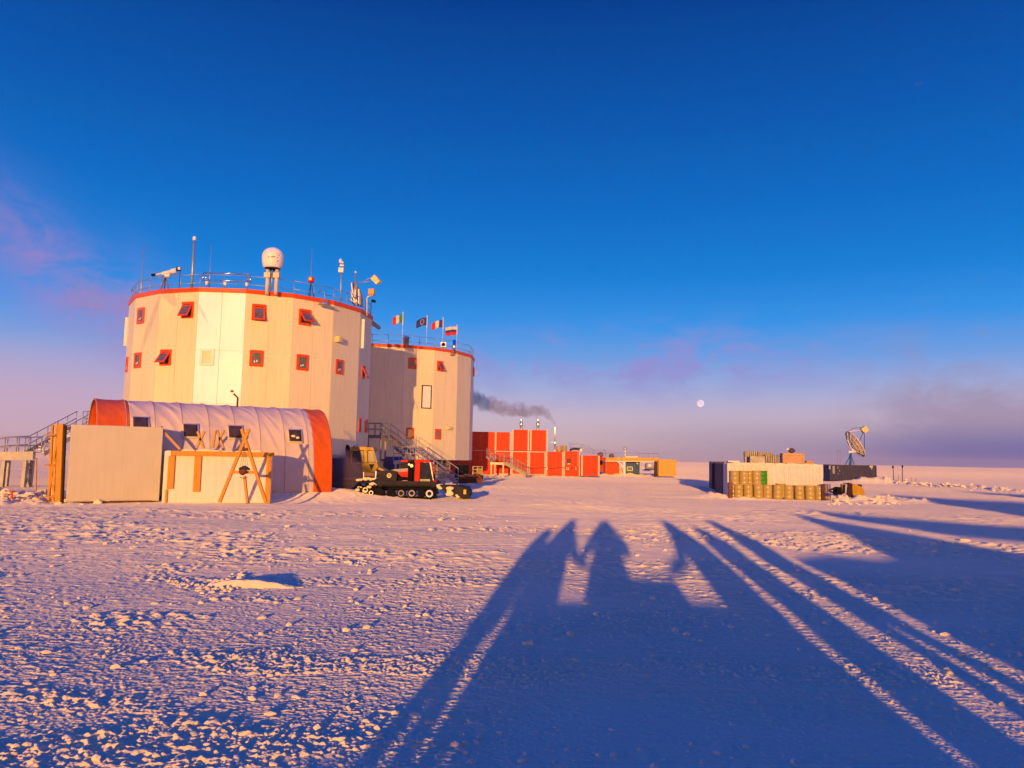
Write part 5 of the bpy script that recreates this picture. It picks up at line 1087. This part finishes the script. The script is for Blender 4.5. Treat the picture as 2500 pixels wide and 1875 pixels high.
t_=thing('fork_frame','black and yellow fork frame on the snow between drums and bucket','fork frame',at(2045,1208,Yb+.8)); Q2=lambda x,y,d=0: at(x,y,Yb+.8+d)
m=MB(); m.beam(Q2(2023,1197),Q2(2045,1190),.1,.1); m.beam(Q2(2025,1199),Q2(2046,1208),.12,.1); m.build('tine',black,t_)
m=MB(); m.prism([Q2(2044,1192),Q2(2049,1189),Q2(2056,1190),Q2(2057,1207),Q2(2050,1210),Q2(2044,1208)],Vector((0,.7,0))); m.build('carriage',black,t_,bevel=.02)
m=MB(); m.prism([Q2(2056,1182),Q2(2064,1183),Q2(2063,1204),Q2(2057,1206),Q2(2055,1200)],Vector((0,.25,0))); m.build('yellow_plate',mat('bucket_yellow',(.50,.28,.01),.45),t_)
# sledge drift slab at the bucket foot
m=MB(); m.box(at(2093,1224,49.),(1.3,.7,.14),.05); ob=m.build('snow_slab',snowm,bevel=.05); tag(ob,'flat squared slab of snow in front of the yellow bucket','snow slab')
# marker poles and stakes
for i,(px,pb,pt_,Y,mm,lb) in enumerate(((2183,1179,1139,100,dsteel,'dark marker pole with round head, left of the tall pair'),(2203,1178,1138,101,dsteel,'dark marker pole with round head, right of the tall pair'),(2194,1180,1160,99,pwood,'short pale stake between the two dark marker poles'),(2225,1182,1165,96,pwood,'short pale stake right of the dark marker poles'),(2236,1184,1168,95,pwood,'faint thin stake, farthest right along the snow ridge'))):
    b_=at(px,pb,Y); t_=thing('marker_pole' if i<2 else 'wooden_stake',lb,'pole' if i<2 else 'stake',b_,'markers along the snow ridge'); tp=at(px-(3 if i==0 else 0),pt_,Y); m=MB(); m.tube([b_-up*.5,tp],.045 if i<2 else .05,8); m.build('pole',mm,t_)
    if i<2: m=MB(); m.ball(tp-up*.05,.12,6,(1,1,1.4)); m.build('head',black,t_)
for i,(px,y0,y1) in enumerate(((2044,1099,1134),(2051,1098,1132))):
    t_=thing('whip_antenna',['faint thin antenna left of the dish, the left one','faint thin antenna left of the dish, the right one'][i],'antenna',at(px,y1+20,200.)); m=MB(); m.tube([at(px,y1+12,200.),at(px,y0,200.)],.05,5); m.build('rod',mat('faint_grey',(.3,.28,.3),.6),t_); m=MB(); m.tube([at(px-2,y0+5,200.),at(px+1,y0-1,200.)],.05,4); m.build('tip',mat('faint_grey',(.3,.28,.3),.6),t_)
# orange stake by the left rubble, sign and stake at the far left
t_=thing('orange_stake','short orange stake in the snow rubble at the far left','stake',at(28,1226,33.5)); m=MB(); m.beam(at(28,1228,33.5),at(29,1197,33.5),.08,.05,(0,1,0)); m.build('stake',redp,t_)
t_=thing('low_white_panel','low cream panel leaning beside the crate braces at the far left','panel',at(98,1215,38.)); m=MB(); m.prism([at(88,1208,38.),at(110,1214,37.6),at(112,1194,37.6),at(90,1196,38.)],Vector((0,.08,0))); m.build('panel',wpanel,t_); m=MB(); m.beam(at(87,1210,38.),at(89,1118,38.),.05,.05,(0,1,0)); m.build('pole',pwood,t_)
# the moon, far away
md=ray(1710,985).normalized(); Dm=9000.; mo=MB(); mo.ball(Vector((0,0,CAMZ))+md*Dm,Dm*math.tan(R_(.262)),24); ob=mo.build('moon',mat('glowing_moon',(.30,.42,.80),.9,var=.15,scale=.02,droughs=1.,spec=.0)); tag(ob,'pale pink full moon low in the hazy sky','moon')
mm_=MATS['glowing_moon'].node_tree.nodes['Principled BSDF']; mm_.inputs['Emission Color'].default_value=(.55,.42,.52,1); mm_.inputs['Emission Strength'].default_value=.75  # emission stands in for part of the sunlight on the moon
# ------------------------------------------------------------------ people, and unseen loads added to cast long shadows across the yard
def LT(lat,al,z): return Vector((lat*CA+al*SA,-lat*SA+al*CA,z))      # across / along the sunlight
def person(label,lat,al,hgt,arms,col,z0=.42,wd=1.,stance=.14,phone=False):
    S=hgt/1.8; mm=mat('suit_'+col[0],col[1],.8,var=.1)
    P={}; def_=lambda n,x,y,z: P.__setitem__(n,LT(lat+x*wd,al+y,z0+z*S))
    def_('pel',0,0,.98); def_('chest',0,-.01,1.30); def_('neck',0,0,1.50); def_('hd',0,.02,1.60); def_('top',0,.02,1.74)
    for s,k in ((-1,'L'),(1,'R')):
        def_('hip'+k,s*.10,0,.92); def_('knee'+k,s*(.10+stance*.4),.03,.50); def_('ank'+k,s*(.10+stance*.9),-.02,.09); def_('toe'+k,s*(.12+stance*.95),.20,.05)
        def_('sh'+k,s*.20,0,1.43); e,h=arms[k]; def_('el'+k,*e); def_('ha'+k,*h)
    E_=[('pel','chest'),('chest','neck'),('neck','hd'),('hd','top')]+[(a+k,b+k) for k in 'LR' for a,b in (('hip','knee'),('knee','ank'),('ank','toe'),('sh','el'),('el','ha'))]+[('pel','hipL'),('pel','hipR'),('chest','shL'),('chest','shR')]
    Rd={'pel':.25,'chest':.29,'neck':.15,'hd':.17,'top':.12,'hip':.18,'knee':.135,'ank':.115,'toe':.08,'sh':.17,'el':.115,'ha':.09}
    ks=list(P); me=bpy.data.meshes.new('body'); root=thing('person',label,'person',LT(lat,al,z0),'people standing in a row behind the camera'); o0=Vector(root.location)
    me.from_pydata([tuple(P[k]-o0) for k in ks],[(ks.index(a),ks.index(b)) for a,b in E_],[]); o=bpy.data.objects.new('body',me); COL.objects.link(o); o.parent=root
    sk=o.modifiers.new('skin','SKIN'); 
    for i,k in enumerate(ks):
        r=Rd.get(k) or Rd[k[:-1]]; me.skin_vertices[0].data[i].radius=(r*wd*S,r*.9*S)
    me.skin_vertices[0].data[ks.index('pel')].use_root=True; o.modifiers.new('sub','SUBSURF').levels=1; o.modifiers['sub'].render_levels=2; me.materials.append(mm); o.modifiers['skin'].use_smooth_shade=True
    m=MB(); rr0=.215*wd*S; m.tube([P['chest']+up*.05,P['pel']+up*.08,P['pel']-up*.12*S,P['pel']-up*.50*S],[rr0,rr0*1.02,rr0*1.15,rr0*1.35],18); m.v=[v for v in m.v]; m.build('parka',mm,root,bevel=.03)
    # hood rim, goggles, gloves with fingers
    hd=P['hd']+up*.03*S; m=MB(); m.ball(hd+LT(0,-.02,.02),.185*S,8,(1,1.05,1.12)); m.build('hood',mm,root); m=MB(); m.ball(hd+LT(0,.10,.03),.085*S,6,(1.1,.5,.6)); m.build('goggles',dglass,root); m=MB(); m.ball(hd+LT(0,.11,-.06),.07*S,6,(1.,.6,.7)); m.build('face_mask',black,root)
    for k in 'LR':
        h=P['ha'+k]; d=(h-P['el'+k]).normalized(); sd_=d.cross(LT(0,1,0)); sd_=sd_.normalized() if sd_.length>.1 else RT.copy(); m=MB(); m.tube([h-d*.02,h+d*.09],[.045,.04],8)
        for j,l in enumerate((.07,.085,.08,.06)): b=h+d*.085+sd_*(.027-.018*j); m.tube([b,b+d*l*.55,b+d*l*.9+d.cross(sd_)*.025],[.012,.011,.009],6)
        m.tube([h+d*.02+sd_*.035,h+d*.06+sd_*.065,h+d*.09+sd_*.07],[.014,.013,.011],6); m.build('glove',black,root)
        b=P['ank'+k]; m=MB(); m.tube([b+LT(0,-.06,-.02),b+LT(0,.05,-.03),b+LT(0,.2,-.05)],[.07,.075,.05],10); m.build('boot',black,root)
    return root
dn=lambda s,x=.27,zh=.80: ((s*x,0,1.14),(s*(x+.03),.06,zh))
def A_(l,r): return {'L':l,'R':r}
navy=('navy',(.03,.04,.10)); red_=('red',(.45,.03,.02)); oran=('orange',(.55,.16,.02))
person('person in a navy suit at the left end of the row behind the camera',-1.58,-.6,1.60,A_(dn(-1,.18),dn(1,.18)),navy,wd=.80,stance=-.3)
person('person in a red suit with one arm out towards the photographer',-1.01,-.5,1.92,A_(dn(-1,.22),((.34,0,1.02),(.62,.05,.90))),red_,wd=1.2,stance=.10)
person('person in an orange suit holding up the phone as photographer',.18,-.55,1.92,A_(((-.36,.1,1.06),(-.16,.36,1.58)),((.33,.1,1.08),(-.02,.36,1.58))),oran,wd=1.5,stance=.12)
person('person in a navy suit with both arms lowered, right of the photographer',2.38,-.6,1.98,A_(((-.36,0,1.0),(-.74,.05,.84)),dn(1,.26)),navy,wd=1.25)
person('person in a red suit between two navy suits on the right',3.22,-.7,1.80,A_(dn(-1,.2),dn(1,.2)),red_,wd=1.08,stance=.05)
person('person in an orange suit with hood up, right part of the row',4.14,-.7,2.05,A_(dn(-1,.22),dn(1,.22)),oran,wd=.98)
ph=thing('mobile_phone','dark phone held up at arm height by the photographer','phone',LT(0.02,-.10,2.26)); m=MB(); m.box(Vector((0,-.075,2.27)),(.155,.008,.075)); m.build('phone_body',black,ph,bevel=.003); m=MB(); m.box(Vector((0,-.081,2.27)),(.148,.003,.068)); m.build('screen',dglass,ph)
def crate(lat0,lat1,al,z0,z1,label,name='shadow_crate',d=1.,mm=None):  # unseen crates added to fill the low shadow between the figures
    t_=thing(name,label,'crate',LT((lat0+lat1)/2,al,z0),'unseen shadow casting crates behind the people'); q=Matrix((Vector((CA,-SA,0)),Vector((SA,CA,0)),up)).transposed(); m=MB(); m.box(LT((lat0+lat1)/2,al,(z0+z1)/2),(lat1-lat0,d,z1-z0),q); m.build('box',mm or pwood,t_,bevel=.02); m=MB()
    for l in (lat0+.06,lat1-.06): m.box(LT(l,al+d/2+.02,(z0+z1)/2),(.1,.04,z1-z0),q)
    m.build('batten',ywood,t_); return t_
crate(-1.12,.80,-1.5,.35,1.09,'unseen long low crate added to cast shadow behind the photographer'); crate(.79,2.72,-1.5,.35,1.12,'unseen long low crate added to cast shadow behind the navy suit on the right')
bag=thing('shadow_bag','unseen dark bag shape added to cast shadow right of the photographer','bag',LT(1.08,-1.5,1.1)); m=MB(); m.tube([LT(.42,-1.5,1.22),LT(.52,-1.5,1.24),LT(1.36,-1.5,1.22),LT(1.44,-1.5,1.20)],[.06,.12,.12,.06],14); m.build('bag_body',black,bag); m=MB(); m.tube([LT(.9,-1.5,1.36),LT(1.0,-1.5,1.42),LT(1.15,-1.5,1.42),LT(1.25,-1.5,1.36)],.015,6); m.build('handle',black,bag)  # unseen bag added to widen the shadow beside the photographer
crate(2.86,3.30,-1.6,.35,.95,'unseen narrow crate added to cast shadow behind the red suit')
def shape(name,label,cat,poly,al,d,mm,extra=None,grp=None):
    t_=thing(name,label,cat,LT(poly[0][0],al,0),grp); m=MB(); m.prism([LT(l,al,z) for l,z in poly],LT(0,1,0)*-d); m.build('load',mm,t_,bevel=.05); m=MB()
    for u in (.2,.5,.8):
        l=poly[0][0]+(poly[-1][0]-poly[0][0])*u; m.beam(LT(l,al+.03,.2),LT(l,al-d-.03,.2),.12,.2)
    m.build('runner',dsteel,t_); return t_
dt_=.15
tarp=mat('olive_tarp',(.10,.10,.06),.8,var=.2)
shape('shadow_load','unseen low load added right of the people to cast a broad shadow','sledge',[(4.68,.1),(4.68,1.70),(5.6,1.78),(6.6,1.72),(7.15,1.78),(7.9,2.42),(8.35,2.95),(8.8,3.0),(9.0,2.72),(10.,2.3),(11.2,1.85),(12.4,1.55),(15,1.45),(22,1.2),(22,.1)],-1.8,2.2,tarp)  # unseen load, outlined after the broad shadow it has to cast
shape('shadow_slab','unseen long raised awning behind the loaded sledge','shadow_slab',[(9.9,3.30),(10.15,3.38),(10.8,3.25),(14.8,2.85),(24,2.4),(24,1.8),(15,2.25),(11.4,2.5),(10.4,2.95)],-3.2,2.0,tarp)  # unseen slab added for the slanted band of shadow
shape('shadow_shed','unseen long low shed standing far right behind the camera','shed',[(18.8,-.3),(18.9,3.5),(20.2,4.6),(21.2,5.75),(22,5.6),(24,5.3),(28,5.2),(30,4.6),(30,-.3)],-10,4,dblue)  # unseen building outlines added to shape the far shadow bands
shape('shadow_shed','unseen taller shed at the far right behind the camera','shed',[(31.5,-.3),(31.8,5.8),(32.5,6.7),(34,6.6),(36,6.3),(60,6.3),(60,-.3)],-10,4,dblue)
# ------------------------------------------------------------------ smoke and exhaust
def smoke(name,label,pts,dens,col,absb,seed=0,nscale=1.2,kind='stuff'):
    """pts: (centre, radius) along the plume; the density is noise in object space, faded towards the hull"""
    m=MB(); 
    hull=[Vector(p) for p,_ in pts]; rs=[r for _,r in pts]
    m.tube(hull,rs,16,True)
    ob=m.build(name,None if False else bpy.data.materials.new(name)); mt=ob.data.materials[0]; mt.use_nodes=True; t=mt.node_tree; t.nodes.clear()
    v=t.nodes.new('ShaderNodeVolumePrincipled'); v.inputs['Color'].default_value=(*col,1); v.inputs['Absorption Color'].default_value=(*absb,1); v.inputs['Anisotropy'].default_value=.0
    tc_=t.nodes.new('ShaderNodeTexCoord'); n=t.nodes.new('ShaderNodeTexNoise'); n.inputs['Scale'].default_value=nscale; n.inputs['Detail'].default_value=3; t.links.new(tc_.outputs['Object'],n.inputs[0])
    # distance to the plume axis, as a product of nearest-point falloffs baked as a chain of maxima
    last=None
    for (p,r) in pts:
        sb=t.nodes.new('ShaderNodeVectorMath'); sb.operation='DISTANCE'; t.links.new(tc_.outputs['Object'],sb.inputs[0]); sb.inputs[1].default_value=tuple(p)
        mr_=t.nodes.new('ShaderNodeMapRange'); t.links.new(sb.outputs['Value'],mr_.inputs[0]); mr_.inputs[1].default_value=r*1.05; mr_.inputs[2].default_value=0; mr_.inputs[3].default_value=0; mr_.inputs[4].default_value=1
        if last is None: last=mr_.outputs[0]
        else: mx=t.nodes.new('ShaderNodeMath'); mx.operation='MAXIMUM'; t.links.new(last,mx.inputs[0]); t.links.new(mr_.outputs[0],mx.inputs[1]); last=mx.outputs[0]
    a=t.nodes.new('ShaderNodeMath'); a.operation='ADD'; nm_=t.nodes.new('ShaderNodeMath'); nm_.operation='MULTIPLY'; nm_.inputs[1].default_value=1.6; t.links.new(n.outputs[0],nm_.inputs[0]); t.links.new(last,a.inputs[0]); t.links.new(nm_.outputs[0],a.inputs[1])
    b=t.nodes.new('ShaderNodeMapRange'); b.interpolation_type='SMOOTHSTEP'; t.links.new(a.outputs[0],b.inputs[0]); b.inputs[1].default_value=.98; b.inputs[2].default_value=1.32; b.inputs[3].default_value=0; b.inputs[4].default_value=dens
    t.links.new(b.outputs[0],v.inputs['Density']); o=t.nodes.new('ShaderNodeOutputMaterial'); t.links.new(v.outputs[0],o.inputs['Volume'])
    ob['kind']=kind; return ob
pts=[]; k_=96/F
path=[(1354,1034,3),(1351,1028,5),(1346,1021,8),(1338,1014,11),(1328,1007,14),(1318,1004,16),(1306,1003,17),(1294,1004,18),(1282,1005,18),(1270,1001,19),(1256,1000,18),(1242,1000,19),(1230,998,19),(1216,994,20),(1202,988,21),(1188,984,22),(1174,979,22),(1160,974,23),(1146,968,23),(1132,964,22)]
for px,py,r in path: pts.append((at(px,py,96.+(1354-px)*.01),r*k_*1.25))
smoke('chimney_smoke','',pts,.9,(.58,.43,.47),(.45,.36,.40),nscale=1.1)
pts=[(at(750,1190,43.5),.9),(at(775,1180,43.4),1.3),(at(800,1172,43.3),1.5),(at(820,1165,43.3),1.7),(at(840,1160,43.3),1.6),(at(858,1170,43.2),1.2),(at(872,1185,43.2),.8)]
smoke('exhaust_smoke','',pts,1.7,(.40,.26,.22),(.28,.19,.17),nscale=.8)

pts=[(at(215,720,47),2.2),(at(270,750,47),2.4),(at(320,770,47),2.4),(at(360,720,48),1.9),(at(400,700,48),1.4)]
smoke('steam_wisp','',pts,.035,(.97,.93,.95),(.9,.9,.9),nscale=.35)
# ------------------------------------------------------------------ haze
h_=MB(); h_.bb((-3050,-3050,-6),(3050,3050,30)); hm=bpy.data.materials.new('haze'); hm.use_nodes=True; t=hm.node_tree; t.nodes.clear()
v=t.nodes.new('ShaderNodeVolumePrincipled'); v.inputs['Color'].default_value=(.95,.86,.88,1); v.inputs['Density'].default_value=.00016; v.inputs['Anisotropy'].default_value=0.
o=t.nodes.new('ShaderNodeOutputMaterial'); t.links.new(v.outputs[0],o.inputs['Volume'])
hz=h_.build('haze',hm); hz['kind']='stuff'
